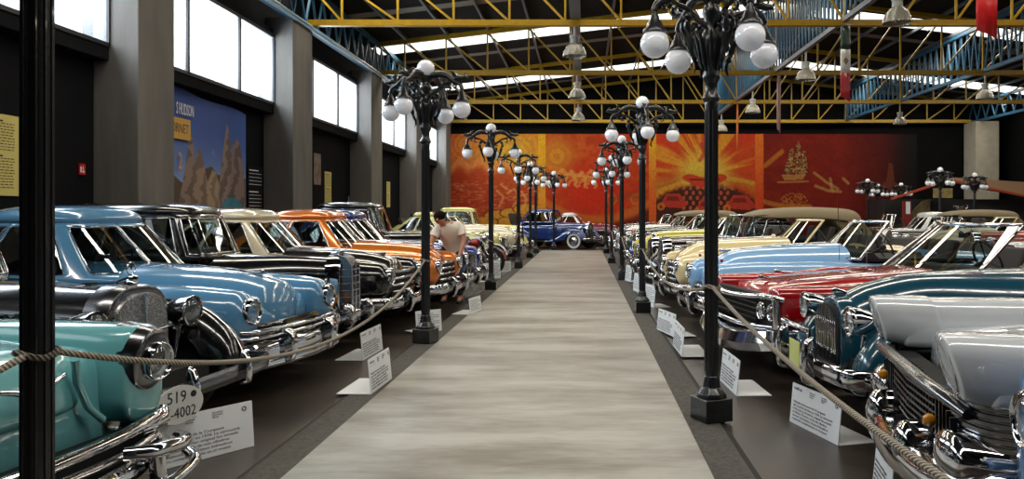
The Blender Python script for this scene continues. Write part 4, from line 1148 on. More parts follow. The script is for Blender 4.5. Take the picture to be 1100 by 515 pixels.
rope((-1.88, -3.3), posts_l[0], 1.0, 1.07, .28, 'short end of rope at the left frame edge behind the nearest pole')
rope((.95, -.4), posts_r[0], 1.0, 1.01, .16, 'taut rope running from the right pole down to the lower right corner')
rope(posts_r[0], posts_r[1], 1.0, 1.0, .22, 'rope hanging before the light blue and cream cars on the right')
rope(posts_r[1], posts_r[2], 1.0, 1.0, .3, 'rope hanging between the second and third right lamp posts')
rope(posts_r[2], posts_r[3], 1.0, 1.0, .35, 'rope hanging between the third and fourth right lamp posts')
rope(posts_l[2], posts_l[3], 1.0, 1.0, .35, 'rope before the motorcycles between the third and fourth left lamp posts')

# ---------------------------------------------------------------- information cards standing on the floor
LOREM = ['Vehiculo de los anos de la Compania', 'que se armo a la linea en 1938. La carroceria', 'es de acero y el interior original fue armado', 'en fabrica. El motor es de seis cilindros', 'con tres velocidades y frenos hidraulicos', 'restaurado completamente en el museo']
def card(A, Bp, h, label, title='', big=False, foot=True, lean=.10, near=True):
    """A, Bp: floor points (left and right as read)."""
    A = Vector((A[0], A[1], 0)); B = Vector((Bp[0], Bp[1], 0)); w = (B - A).length; ang = math.atan2(B.y - A.y, B.x - A.x)
    root = empty('information_card', ((A + B) / 2)[:2] + (.022 if -2.05 < ((A + B) / 2).x < 1.05 else 0.002,), ang); tag(root, label, 'sign', 'white information cards before the cars')
    T = Matrix.Rotation(-lean, 4, 'X')
    MB().box(-w / 2, w / 2, -.003, .003, 0, h, T).build('front_panel', M['paper'], root)
    d = math.sin(lean) * h
    if foot:
        MB().box(-w / 2, w / 2, 0, .30, -.002, .002).build('foot_panel', M['paper'], root)
    R3 = (R(90) - lean, 0, 0)
    def at(u, v): return T @ Vector((u, -.0045, v))
    if near:
        if not title: MB().box(-w * .45, -w * .25, -.0046, -.003, h * .86, h * .90, T).box(-w * .45, -w * .2, -.0046, -.003, h * .78, h * .785, T).build('title_text', M['greyink'], root)
        if title: text_obj('title_text', title, h * .10, M['ink'], root, at(-w * .46, h * .88), R3, xs=.8)
        q = MB()
        text_obj('body_text', '\n'.join(LOREM[:6]), h * .082, M['greyink'], root, at(-w * .45, h * .34), R3, spacing=1.05, xs=(w * .90) / (h * .082 * 20.0))
        text_obj('data_text', 'Motor: 6 cil.\nCilindrada\nPotencia', h * .05, M['greyink'], root, at(-w * .12, h * .86), R3)
        text_obj('data_text', 'Transmision\nVelocidades\nDiseno', h * .05, M['greyink'], root, at(w * .12, h * .86), R3)
        MB().lathe([(h * .055, 0), (h * .055, .002), (h * .03, .002), (h * .028, 0)], 16, Matrix.Translation(at(w * .42, h * .86)) @ Matrix.Rotation(R(90) - lean, 4, 'X'), cap=False).build('round_emblem', M['greyink'], root)
    else:
        q = MB()
        for i in range(8):
            q.box(-w * .42, w * (.42 if i % 3 else .2), -.0048, -.003, h * (.82 - i * .09), h * (.82 - i * .09) + h * .025, T)
        q.build('printed_text', M['greyink'], root)
    return root
card((-2.62, 4.62), (-2.2, 5.22), .30, 'white card before the black car, lower left, reading BENZ 1938', 'MERCEDES BENZ 1938')
card((-1.80, 6.62), (-1.78, 7.25), .29, 'white folded card on the left kerb before the blue car', '')
card((-2.33, 8.25), (-2.30, 8.95), .29, 'white card at the foot of the tall chrome grille', '')
card((-2.14, 10.0), (-1.86, 10.25), .28, 'white card half hidden behind the second left lamp post', '', near=False)
card((-1.72, 11.85), (-1.62, 12.4), .24, 'white card on the left kerb before the orange car', '', near=False)
card((1.54, 5.84), (1.70, 5.22), .29, 'large white card before the dark teal car, crossed by the rope', 'COMET 58')
card((1.27, 7.27), (1.30, 6.64), .30, 'white card on the floor before the red car, right of the nearest pole', '')
card((1.04, 9.1), (1.05, 8.35), .30, 'white card left of the nearest right pole, second from it', '')
card((.97, 10.35), (1.12, 9.7), .28, 'white card on the right kerb beyond the nearest pole, third', '', near=True)
card((1.64, 4.44), (1.57, 4.02), .30, 'white card cut off by the lower right corner below the rope', '')
for (px0, px1, Z, l) in ((693, 700, 13.1, 'white card behind the second right lamp post'), (681, 686, 15.5, 'white card between the second and third right lamp posts'), (672, 676, 17.7, 'white card beside the third right lamp post')):
    card((X(px0, Z) , Z + .3), (X(px1, Z) + .02, Z - .2), .36, l, near=False)
for (px0, px1, Z, l) in ((521, 526, 17.95, 'tall white card just left of the third left lamp post'), (531, 538, 18.6, 'tall white card just right of the third left lamp post'), (540, 549, 21.0, 'low white card before the motorcycles')):
    card((X(px0, Z), Z - .15), (X(px1, Z), Z), .42 if Z < 20 else .28, l, near=False)

# ---------------------------------------------------------------- notices and posters on the left wall
XW = XL + .012
M['yellowpaper'] = mat('pale_yellow_notice', (205, 190, 110), rough=.6)
def wall_notice(name, y0, y1, z0, z1, m, label, cat, lines=0, ink='ink', dx=0):
    o = empty(name, (XW + dx, (y0 + y1) / 2, z0)); tag(o, label, cat)
    w, h = y1 - y0, z1 - z0
    MB().box(0, .012, -w / 2, w / 2, 0, h).build('panel', m, o)
    if lines:
        q = MB(); rg = random.Random(int(y0 * 10))
        for i in range(lines):
            z = h * (.93 - .86 * i / lines)
            if i in (0, lines // 2): 
                q.box(.0125, .0145, -w * .42, w * .2, z - h * .02, z); continue
            if i == lines // 2 - 1: continue
            y = -w * .42
            while y < w * .40:
                l = rg.uniform(.03, .08) * w; q.box(.0125, .0142, y, min(y + l, w * .42), z - h * .011, z); y += l + w * .018
        q.build('printed_text', M[ink], o)
    return o
wall_notice('wall_notice', 9.15, 10.07, 1.78, 2.80, M['yellowpaper'], 'pale yellow notice with black print at the left edge of the photo', 'notice', 24)
wall_notice('wall_notice', 22.0, 22.55, 1.80, 2.75, M['yellowpaper'], 'narrow yellow notice on the wall between the second and third columns', 'notice', 18)
wall_notice('wall_notice', 28.9, 29.4, 1.80, 2.75, M['yellowpaper'], 'narrow yellow notice on the wall beyond the third column', 'notice', 14)
wall_notice('wall_picture', 21.1, 21.65, 2.35, 3.2, mat('faded_print', (120, 98, 88), rough=.6, noise=.5, nscale=5), 'faded reddish picture beside the narrow yellow notice', 'picture')
wall_notice('text_board', 16.95, 17.72, 1.5, 2.6, M['black_paint'], 'black board with small white print right of the rock poster', 'notice', 12, 'paper')
o = wall_notice('fire_sign', 11.28, 11.42, 2.12, 2.28, mat('red_sign', (190, 25, 30), rough=.4), 'small red and white fire extinguisher sign beside the nearest column', 'sign')
q = MB(); q.box(.0125, .0145, -.05, -.02, .03, .12); q.box(.0125, .0145, .0, .045, .03, .06); q.box(.0125, .0145, .005, .02, .07, .12); q.build('symbol', M['paper'], o)
wall_notice('light_switch', 24.2, 24.28, 1.9, 2.1, mat('switch_plate', (150, 150, 150), rough=.4), 'small grey switch plate on the left wall', 'switch')

def paint_poster(u, v):
    """u 0..1 along, v 0..1 down"""
    c = np.zeros(u.shape + (3,)); n = fbm(u * 9, v * 9, 2)
    c[...] = (66, 92, 158); c = mixc(c, (132, 156, 196), sst(.2, .9, v)); c = mixc(c, (150, 158, 178), .6 * sst(.5, .7, n) * np.exp(-((u - .55) / .2) ** 2 - ((v - .5) / .12) ** 2))
    def spire(c, pts, col, dk):
        q = poly(u, v, pts); st = np.sin((u * 60 + v * 9 + n * 10))
        c = mixc(c, col, q); return mixc(c, dk, q * (st > .1) * .6)
    c = mixc(c, (84, 72, 62), poly(u, v, [(0, 1), (0, .6), (.2, .62), (.36, .72), (.5, .6), (.62, .55), (.7, .62), (.9, .6), (1, .62), (1, 1)]))
    c = spire(c, [(.30, 1), (.36, .74), (.40, .5), (.433, .30), (.455, .42), (.47, .6), (.48, 1)], (134, 116, 104), (84, 72, 66))
    c = spire(c, [(.42, 1), (.46, .6), (.49, .42), (.51, .42), (.54, .52), (.58, .7), (.60, 1)], (146, 124, 108), (92, 78, 68))
    c = spire(c, [(.55, 1), (.58, .68), (.63, .58), (.68, .60), (.71, .7), (.72, 1)], (160, 138, 112), (112, 94, 76))
    c = spire(c, [(.66, 1), (.72, .66), (.77, .34), (.80, .16), (.82, .2), (.845, .36), (.86, .6), (.86, 1)], (140, 122, 112), (82, 70, 68))
    c = spire(c, [(.80, 1), (.84, .5), (.87, .30), (.90, .27), (.935, .30), (.96, .45), (.985, .7), (.99, 1)], (130, 112, 104), (78, 66, 64))
    e = ((u - .85) / .12) ** 2 + ((v - .93) / .12) ** 2
    c = mixc(c, (48, 128, 150), (e < 1) * .8); c = mixc(c, (150, 60, 110), (e < 1) * (np.abs(v - .93 + .02 * np.sin(u * 60)) < .025) * .8)
    return np.clip(c, 0, 255)
py0, py1, pz0, pz1 = 12.72, 16.75, 1.45, 3.95
post = empty('rock_poster', (XW + .0, (py0 + py1) / 2, pz0)); tag(post, 'large blue-sky poster of brown rock spires on the left wall', 'poster')
def pplace(u, v):
    yy = (u - .5) * (py1 - py0); top = (pz1 - pz0) - .30 * u + .05 * np.sin(u * 9)
    return np.stack([.03 + .02 * np.sin(u * 14), yy, (1 - v) * top], -1)
pp = painted_plane('printed_sheet', 0, 1, 0, 1, .005, paint_poster, pplace, vcol_mat('poster_print', .5), post)
s = pp.modifiers.new('thickness', 'SOLIDIFY'); s.thickness = .004; s.offset = -1
text_obj('headline', "S HUDSON", .30, M['paper'], post, (.06, -.86, 1.98), (R(90), 0, R(90)), 'LEFT', .002, xs=.42)
o = MB().box(.055, .062, -1.2, -.36, 1.44, 1.82); o.build('yellow_band', mat('poster_ochre', (196, 150, 50), rough=.5), post)
text_obj('band_text', 'HORNET', .24, mat('poster_dark', (60, 50, 60), rough=.5), post, (.064, -1.16, 1.63), (R(90), 0, R(90)), 'LEFT', .001, xs=.75)
text_obj('band_number', '2', .42, mat('poster_orange', (205, 140, 45), rough=.5), post, (.06, -.80, 1.04), (R(90), 0, R(90)), 'LEFT', .002, xs=.7)

# ---------------------------------------------------------------- kiosk on the far right
ks = empty('kiosk', (X(1060, 34), 34.0, 0)); tag(ks, 'dark kiosk under a pale awning with orange edge, far right', 'kiosk')
M['awn'] = mat('pale_brown_awning', (176, 138, 108), rough=.7); M['orange'] = mat('orange_red_beam', (176, 68, 38), rough=.5)
def kx(px): return X(px, 34) - ks.location.x
t = MB()
rgx = [(kx(1018), H(193, 34)), (kx(1150), H(200, 34)), (kx(1150), H(226, 34)), ]
t.prism([(kx(1022), H(191, 34)), (kx(1160), H(200, 34)), (kx(1160), H(221, 34)), (kx(1062), H(205, 34)), (kx(1018), H(195, 34))], -.2, .0)
t.build('awning', M['awn'], ks)
t = MB(); t.bar((kx(955), -.25, H(214, 34)), (kx(1016), -.25, H(194, 34)), .1, .09); t.bar((kx(1016), -.25, H(194, 34)), (kx(1150), -.25, H(222, 34)), .1, .09); t.build('roof_edge', M['orange'], ks)
t = MB(); t.box(kx(968), kx(976), -.3, -.1, 0, H(216, 34)); t.build('red_post', mat('dark_red_post', (120, 32, 26), rough=.5), ks)
t = MB(); t.box(kx(970), kx(974.5), -.32, -.3, H(230, 34), H(217, 34)); t.build('post_sign', M['paper'], ks)
t = MB(); t.box(kx(955), kx(1150), .5, 2.4, 0, H(214, 34)); t.build('booth', mat('dark_booth', (24, 22, 22), rough=.6), ks)
o = wall_notice('hung_poster', 0, 1, 0, 1, M['paper'], 'yellowish poster hanging under the orange awning', 'poster')
bpy.data.objects.remove(kids(o)[0]); o.location = (X(1010, 34), 33.75, H(213, 34) + .0)
MB().box(-.42, .42, -.01, .01, 0, .42).build('sheet', mat('ochre_poster', (150, 130, 80), rough=.6, noise=.4, nscale=6), o)
ks2 = empty('display_panel', (X(988, 34.2), 34.2, 0)); tag(ks2, 'dim ochre quarter-round panel beside the red post', 'panel')
MB().prism([(-.55, .9), (.45, .9), (.45, 2.2), (.1, 2.1), (-.3, 1.7)], -.02, .02).build('panel', mat('dim_ochre', (92, 78, 48), rough=.7, noise=.4, nscale=5), ks2)
MB().box(-.5, -.46, -.02, .02, 0, .95).box(.4, .44, -.02, .02, 0, .95).build('stand', M['ink'], ks2)

# small trophy-like ornament and medallion in the dark
tr_ = empty('trophy_cup', (X(1032, 30), 30, 0)); tag(tr_, 'small silver trophy cup on a brown pedestal among the far right cars', 'trophy')
MB().box(-.14, .14, -.14, .14, 0, 1.35).build('pedestal', mat('brown_pedestal', (84, 48, 38), rough=.5), tr_, bevel=.02)
MB().lathe([(.12, 1.35), (.1, 1.39), (.03, 1.44), (.03, 1.55), (.14, 1.68), (.2, 1.86), (.19, 1.86), (.12, 1.7), (.01, 1.6)], 18).tube([(.16, 0, 1.74), (.27, 0, 1.8), (.25, 0, 1.9), (.19, 0, 1.84)], .015, 6).tube([(-.16, 0, 1.74), (-.27, 0, 1.8), (-.25, 0, 1.9), (-.19, 0, 1.84)], .015, 6).build('cup', M['chrome'], tr_, 60)
# ---------------------------------------------------------------- the cars
m, nt, b = new_mat('honeycomb_grille')
tc = nt.nodes.new('ShaderNodeTexCoord'); vo = nt.nodes.new('ShaderNodeTexVoronoi'); vo.feature = 'DISTANCE_TO_EDGE'; vo.inputs['Scale'].default_value = 80
nt.links.new(tc.outputs['Object'], vo.inputs[0]); cr = nt.nodes.new('ShaderNodeValToRGB')
cr.color_ramp.elements[0].position = .06; cr.color_ramp.elements[0].color = (.55, .55, .55, 1); cr.color_ramp.elements[1].position = .16; cr.color_ramp.elements[1].color = (.03, .03, .03, 1)
nt.links.new(vo.outputs['Distance'], cr.inputs[0]); nt.links.new(cr.outputs[0], b.inputs['Base Color']); b.inputs['Metallic'].default_value = .8; b.inputs['Roughness'].default_value = .3
M['honey'] = m
GLC, GRC = 'classic cars parked along the left side', 'classic cars parked along the right side'
def place(name, x, y, side, yaw, label, group=None, cat='car'):
    """side 'L': nose towards +X, 'R': nose towards -X; yaw in degrees turns the nose towards the camera"""
    rz = R(-yaw) if side == 'L' else R(180 + yaw)
    o = empty(name, (x, y, 0), rz); tag(o, label, cat, group); return o

# L1 teal
teal = paint((104, 168, 172))
c = place('vintage_car', -2.34, 3.40, 'L', 8, 'turquoise fifties car at the lower left corner, behind the nearest pole', GLC)
car_fifties(c, teal, rs=.8, hood_z=.92, fz_=.965, hl_z=.775, hl_r=.088, hl_y=.73, w=.92, fen_low=.46, lights=False, bumper=False, low=.24, hoodw=.56, hood_dome=.05)
for s in (1, -1):
    loft([(-.015, s * .73, .125, .63, .93), (-.10, s * .73, .15, .61, .96), (-.24, s * .735, .168, .59, .982)], 8, 26, .03, .02, nt=2.3, nb=2.3, lean=.12).build('headlight_hood', M['dark_chrome'], c, 40)
    headlight(c, -.0, s * .73, .775, .088, pitch=R(3))
    MB().tube([(-.02, s * .60, .44), (-.03, s * .78, .45), (-.1, s * .9, .47)], [.035, .045, .03], 10).build('parking_light', M['chrome'], c, 60)
    MB().tube([(-.12, s * .30, .86), (-.16, s * .36, .74), (-.15, s * .42, .60), (-.14, s * .5, .52)], .02, 8).build('fascia_ridge', teal, c, 60)
front_bumper(c, .95, .30, .14, wrap=.35, h=.10, d=.09, bow=.13, guards=(), center_dip=.0)
t = MB()
t.tube(smooth_path([(-.12, -.9, .47), (-.02, -.72, .475), (.02, -.4, .46), (.03, 0, .45), (.02, .4, .46), (-.02, .72, .475), (-.12, .9, .47)], 26), .033, 10)
t.tube(smooth_path([(-.12, -.86, .39), (.0, -.66, .385), (.05, -.3, .37), (.05, .3, .37), (.0, .66, .385), (-.12, .86, .39)], 26), .022, 10)
g = t.build('grille', M['chrome'], c, 60)
MB().box(-.2, -.08, -.8, .8, .26, .42).build('grille_backing', M['dark'], g)
for s in (1, -1):
    q = MB(); q.tube(smooth_path([(.10, s * .35, .40), (.20, s * .42, .40), (.22, s * .56, .39), (.16, s * .72, .37), (.02, s * .86, .34)], 16), .036, 10)
    q.tube(smooth_path([(.12, s * .3, .24), (.22, s * .5, .22), (.17, s * .78, .24), (.02, s * .92, .26)], 16), .03, 10)
    q.tube([(.15, s * .5, .4), (.17, s * .5, .22)], .04, 10)
    q.build('bumperette', M['chrome'], c, 60)
t = MB(); t.prism([(-.04, .80), (.0, .78), (-.02, .72), (-.06, .70), (-.09, .76)], -.02, .02); 
for s in (1, -1): t.tube([(-.03, 0, .74), (-.05, s * .10, .79), (-.08, s * .2, .81)], [.018, .014, .006], 8)
t.build('hood_emblem', M['chrome'], c, 60)

# L2 black radiator car with oval plate
c = place('vintage_car', -2.50, 5.18, 'L', 7, 'black thirties car with a wide mesh radiator and star ornament, oval number plate', GLC)
car_thirties(c, M['black_paint'], rs=.86, shell=M['dark_chrome'], grille='mesh', bead=True, hood_h=1.09, hl=M['black_paint'], hlx=-.42, hly=.48, hlz=.84, hlr=.108, gx=-.52, gw=.30, gz0=.5, bumper=False, wb_=.62)
# star in a ring on the cap
T = Matrix.Translation((-.54, 0, 1.185))
q = MB().tube([T @ Vector((0, .042 * math.cos(k * PI / 12), .042 * math.sin(k * PI / 12))) for k in range(24)], .0045, 6, closed=True)
for k in range(3):
    a = PI / 2 + k * 2 * PI / 3; q.tube([T @ Vector((0, 0, 0)), T @ Vector((0, .04 * math.cos(a), .04 * math.sin(a)))], [.008, .002], 6)
q.tube([(-.54, 0, 1.09), (-.54, 0, 1.145)], .008, 8); q.lathe([(.04, 1.07), (.045, 1.09), (.02, 1.115)], 14, Matrix.Translation((-.54, 0, 0)))
q.build('star_emblem', M['chrome'], c, 60)
b_ = sweep(smooth_path([(-.2, -.88, .44), (-.02, -.8, .44), (.04, -.4, .44), (.05, 0, .44), (.04, .4, .44), (-.02, .8, .44), (-.2, .88, .44)], 24), oval(.05, .11, 10)).build('front_bumper', M['dark_chrome'], c, 50)
for s in (1, -1):
    MB().prism([(.03, .34), (.11, .36), (.12, .46), (.09, .56), (.05, .60), (.03, .52)], s * .30 - .03 + .05, s * .30 + .03 + .05).build('bumper_guard', M['chrome'], b_, 60, bevel=.02)
# oval plate
pl = MB().lathe([(.165, 0), (.165, .006)], 32, Matrix.Diagonal((1.0, .70, 1, 1)))
po = pl.build('oval_number_plate', mat('white_enamel', (205, 205, 200), rough=.35), c)
po.location = (.12, -.46, .40); po.rotation_euler = (R(90), 0, R(72))
text_obj('plate_number', '519', .10, M['ink'], po, (-.02, .045, .0075), (0, 0, 0), 'CENTER', xs=.9)
text_obj('plate_number', 'Z-4002', .09, M['ink'], po, (-.0, -.05, .0075), (0, 0, 0), 'CENTER', xs=.85)
MB().lathe([(.02, .006), (.02, .008), (.001, .008)], 18, Matrix.Translation((.095, .05, 0)), cap=False).build('round_seal', M['ink'], po)
MB().tube([(-.05, -.40, .40), (.12, -.40, .42)], .012, 6).build('plate_bracket', M['ink'], c)

# L3 blue
blue = paint((82, 134, 172))
c = place('vintage_car', -2.44, 6.95, 'L', 8, 'steel blue late-forties saloon with round headlights and a split windshield', GLC)
car_forties(c, blue, rs=.72, grille='wide', split=True, hood_top=1.0, xw=-1.42)
t = MB()
for (z, xx, w) in ((.60, .0, .80), (.55, .01, .84)): 
    t.tube(smooth_path([(xx - .3, -w, z), (xx - .12, -w * .93, z), (xx - .02, -w * .4, z), (xx, 0, z), (xx - .02, w * .4, z), (xx - .12, w * .93, z), (xx - .3, w, z)], 26), .016, 8)
t.build('grille_side_bars', M['chrome'], c, 60)
front_bumper(c, .93, .335, .02, wrap=.25, h=.09, d=.06, bow=.1, guards=(), name='lower_bumper_bar')
MB().prism([(-.08, .66), (-.05, .62), (-.10, .50), (-.16, .52)], -.3, .3).build('nose_medallion', M['chrome'], c, bevel=.01)

# L4 black with tall narrow grille
c = place('vintage_car', -2.58, 8.72, 'L', 3, 'black saloon with a tall narrow chrome grille and swan ornament', GLC)
car_thirties(c, M['black_paint'], rs=.86, grille='packard', hood_h=1.10, gx=-.12, gw=.19, gz0=.40, hlx=-.3, hly=.56, hlz=.80, hlr=.10, hl=M['black_paint'], xw=-1.42)
for s in (1, -1): MB().lathe([(.06, 0), (.07, .01), (.05, .04), (.01, .05)], 16, Matrix.Translation((-.12, s * .36, .60)) @ RY90).build('fog_light', M['amber'] if s < 0 else M['lens'], c, 60)
# L5 black with cream roof
c = place('vintage_car', -2.24, 10.5, 'L', 4, 'black late-forties saloon with a cream roof, beside the orange car', GLC)
car_forties(c, M['black_paint'], rs=.72, grille='bars', hood_top=1.0, xw=-1.55)
cream_roof = paint((186, 176, 150))
for k in kids(c):
    if k.name.startswith('cabin'): k.data.materials[0] = cream_roof
# L6 orange
orange = paint((206, 112, 34), metal=.35, rough=.22)
c = place('vintage_car', -1.97, 12.33, 'L', 4, 'metallic orange late-forties saloon beside the second left lamp post', GLC)
car_forties(c, orange, rs=.74, grille='bars', hood_top=1.03, xw=-1.42)
# L7 blue
c = place('vintage_car', -1.90, 14.45, 'L', 3, 'dark royal blue car next to the man in the white shirt', GLC)
car_forties(c, paint((20, 44, 120)), rs=.76, grille='teeth', hood_top=.97)
KIDS[c.name] = kids(c); F40 = c
# L8 tall black
c = place('vintage_car', -2.35, 16.75, 'L', 2, 'tall black saloon with a high rounded roof before the third column', GLC)
car_thirties(c, M['black_paint'], rs=.9, hood_h=1.16, tall=.13, grille='vert', hlz=.92)
KIDS[c.name] = kids(c); F30 = c

# R1 white
white = paint((196, 200, 204))
c = place('vintage_car', 1.75, 4.10, 'R', -10, 'white and grey fifties car with hooded headlights, lower right', GRC)
car_fifties(c, white, rs=.9, hood_z=.93, fz_=1.03, hl_y=.78, w=.96, visor=.0, lights=False, bumper=False, hood_dome=.05, fen_low=.74, low=.34, hoodw=.52, belt=.98, ar=.34, fnb=7)
for s in (1, -1):
    loft([(.07, s * .78, .135, .77, 1.035), (-.02, s * .78, .15, .745, 1.045), (-.3, s * .785, .176, .72, 1.045)], 8, 26, .02, .02, nt=3.0, nb=3.4, lean=.30).build('headlight_hood', white, c, 40)
    T = Matrix.Translation((.052, s * .78, .905)) @ Matrix.Rotation(R(90 + 14), 4, 'Y') @ Matrix.Diagonal((1.25, 1, 1, 1))
    bz = MB().lathe([(.104, -.02), (.112, .006), (.106, .016), (.094, .008)], 26, T, cap=False).build('headlight', M['chrome'], c, 60)
    MB().lathe([(.098, -.004), (.085, -.02), (.05, -.03), (.001, -.034)], 24, T, cap=False).build('reflector', M['reflector'], bz, 60)
    MB().lathe([(.098, .006), (.08, .02), (.04, .03), (.001, .033)], 24, T, cap=False).build('lens', M['lens'], bz, 60)
    # ribbed chrome flank
    sec_ = []
    for i in range(9):
        z_ = .47 + .29 * i / 9; sec_ += [(.006, z_), (.014, z_ + .006), (.014, z_ + .022), (.006, z_ + .028)]
    sec_ = sec_ + [(-a_, z_) for a_, z_ in reversed(sec_)]
    sweep(smooth_path([(-.0, s * .66, 0), (-.08, s * .86, 0), (-.28, s * .955, 0), (-.6, s * .975, 0)], 14), sec_).build('ribbed_side_panel', M['dark_chrome'], c, 30)
    q = MB(); q.box(-3.6, -1.5, s * .965 - .012, s * .965 + .012, .60, .76)
    for i in range(7): q.box(-3.6, -1.5, s * .965 - .018, s * .965 + .018, .61 + i * .022, .618 + i * .022)
    q.build('ribbed_side_panel', M['dark_chrome'], c)
    MB().box(-1.52, -.58, s * .965 - .012, s * .965 + .012, .755, .80).build('flank_moulding', M['dark_chrome'], c, bevel=.008)
    q = loft([(.20, s * .34, .075, .34, .52), (.14, s * .34, .10, .32, .55), (-.02, s * .34, .11, .33, .56)], 8, 20, .07, .02, nt=2, nb=2); q.build('bumper_bullet', M['chrome'], c, 60)
    q = loft([(.10, s * .72, .13, .42, .60), (.04, s * .74, .17, .40, .62), (-.2, s * .80, .15, .42, .60)], 8, 20, .08, .05, nt=2, nb=2); q.build('bumper_pod', M['chrome'], c, 60)
    MB().ball((.07, s * .52, .60), .026, 10, (1.2, .8, 1.2)).build('turn_signal', M['amber'], c, 60)
t = MB()
t.tube(smooth_path([(-.02, -.80, .70), (.09, -.5, .775), (.12, 0, .80), (.09, .5, .775), (-.02, .80, .70)], 24), .035, 10, sz=.8)
g = t.build('grille_top_bar', M['dark_chrome'], c, 60)
q = MB()
for i in range(25):
    y = -.70 + 1.40 * i / 24; zt = .76 - .1 * (abs(y) / .7) ** 2
    q.box(.0, .03, y - .006, y + .006, .46, zt)
for i in range(9):
    z = .48 + i * .034; q.tube([(-.03, -.70, z), (.03, -.4, z), (.05, 0, z), (.03, .4, z), (-.03, .70, z)], .006, 5)
q.build('grille', M['mesh'], c)
MB().box(-.14, -.02, -.74, .74, .42, .72).build('grille_backing', M['dark'], c)
sec = [(-.05, -.10), (.05, -.09), (.085, -.02), (.075, .04), (.03, .09), (-.05, .09)]
sweep(smooth_path([(-.75, -1.0, .40), (-.35, -.99, .40), (-.02, -.86, .39), (.09, -.5, .37), (.13, 0, .36), (.09, .5, .37), (-.02, .86, .39), (-.35, .99, .40), (-.75, 1.0, .40)], 40), sec).build('front_bumper', M['chrome'], c, 45)
sweep(smooth_path([(-.6, -.94, .26), (-.2, -.9, .26), (.04, -.5, .24), (.06, 0, .24), (.04, .5, .24), (-.2, .9, .26), (-.6, .94, .26)], 30), oval(.05, .12)).build('bumper_apron', M['dark_chrome'], c, 45)
for yy in (.12, -.30):
    loft([(-.62, yy, .016, .985, 1.02), (-.72, yy, .03, .985, 1.045), (-.9, yy, .022, .985, 1.02)], 6, 12, .03, .03).build('hood_ornament', M['dark_chrome'], c, 60)

# R0 pieces: neighbouring car at the right frame edge
c = place('vintage_car', 1.40, 2.0, 'R', -8, 'mid blue fifties car entering at the right frame edge', GRC)
car_fifties(c, paint((70, 120, 170)), rs=.8, hood_z=.93, fz_=1.03, hl_y=.78, w=.93, hl_z=.82)

# R2 dark teal
dteal = paint((20, 66, 84))
c = place('vintage_car', 1.68, 5.95, 'R', 1, 'dark teal thirties convertible with big chrome overriders, beside the white car', GRC)
car_thirties(c, dteal, rs=.9, conv=False, tall=-.09, hood_h=1.12, fender_m=dteal, shell=dteal, slope=True, hlx=-.16, hly=.52, hlz=.80, hlr=.10, gx=-.24, gw=.25, hl=M['chrome'], bumper=False)
b_ = sweep(smooth_path([(-.3, -.9, .46), (-.06, -.84, .46), (.02, -.4, .45), (.04, 0, .44), (.02, .4, .45), (-.06, .84, .46), (-.3, .9, .46)], 24), oval(.05, .13, 12)).build('front_bumper', M['chrome'], c, 50)
for s in (1, -1):
    MB().prism([(.03, .30), (.12, .34), (.13, .52), (.10, .64), (.04, .68), (.02, .5)], s * .33 - .045, s * .33 + .045).build('bumper_guard', M['chrome'], b_, 60, bevel=.025)
MB().tube([(.06, -.33, .62), (.07, -.33, .70), (.07, .33, .70), (.06, .33, .62)], .022, 8).build('bumper_hoop', M['chrome'], b_, 60)
plate(c, .09, .05, .50, '', .26, .2, base=(200, 205, 120))
headlight(c, -1.95, .62, 1.26, .085, bucket=M['chrome'], name='spotlight')

# R3 red
red = paint((158, 8, 10))
c = place('vintage_car', 1.56, 8.05, 'R', 9, 'glossy red 1960 convertible behind the nearest right lamp post', GRC)
car_fifties(c, red, rs=.92, hood_z=.86, fz_=.87, hl_y=.80, w=.97, lights=False, bumper=False, hood_dome=.06, fen_low=.5, low=.32, hoodw=.60, belt=.93, cabin_z=1.40, df=.62, xw=-1.95, fin=.1, conv=False)
t = MB()
t.tube(smooth_path([(-.12, -.95, .76), (.02, -.86, .79), (.05, -.5, .76), (.07, 0, .74), (.05, .5, .76), (.02, .86, .79), (-.12, .95, .76)], 26), .034, 10, sz=.8)
t.tube(smooth_path([(-.06, -.9, .50), (.04, -.5, .48), (.06, 0, .47), (.04, .5, .48), (-.06, .9, .50)], 20), .028, 10)
for s in (1, -1): t.tube([(-.04, s * .95, .77), (-.05, s * .96, .50)], .035, 10)
g = t.build('grille_surround', M['chrome'], c, 60)
q = MB()
for i in range(30):
    y = -.62 + 1.24 * i / 29; q.box(.0, .02, y - .005, y + .005, .50, .75)
for z in (.55, .6, .65, .7): q.box(.0, .025, -.62, .62, z - .005, z + .005)
q.build('grille', M['mesh'], g); MB().box(-.12, -.03, -.9, .9, .48, .78).build('grille_backing', M['dark'], g)
for s in (1, -1):
    for y in (.70, .87): headlight(c, .0 - (y - .7) * .2, s * y, .64, .07)
sec = [(-.04, -.11), (.06, -.10), (.10, -.02), (.06, .08), (-.04, .10)]
sweep(smooth_path([(-.95, -1.02, .44), (-.45, -1.01, .43), (-.05, -.9, .40), (.10, -.5, .34), (.14, 0, .32), (.10, .5, .34), (-.05, .9, .40), (-.45, 1.01, .43), (-.95, 1.02, .44)], 40), sec).build('front_bumper', M['chrome'], c, 45)
side_trim(c, [(-.3, .985, .80), (-1.2, .99, .80), (-3.0, .985, .76)], .01)
ornament(c, -.42, .93, L=.22, h=.05); 
for s in (1, -1): ornament(c, -.25, .88, L=.12, h=.05, name='fender_marker')
MB().tube([(-1.9, -.8, .93), (-1.88, -.8, 1.5)], .004, 6).build('radio_antenna', M['chrome'], c)

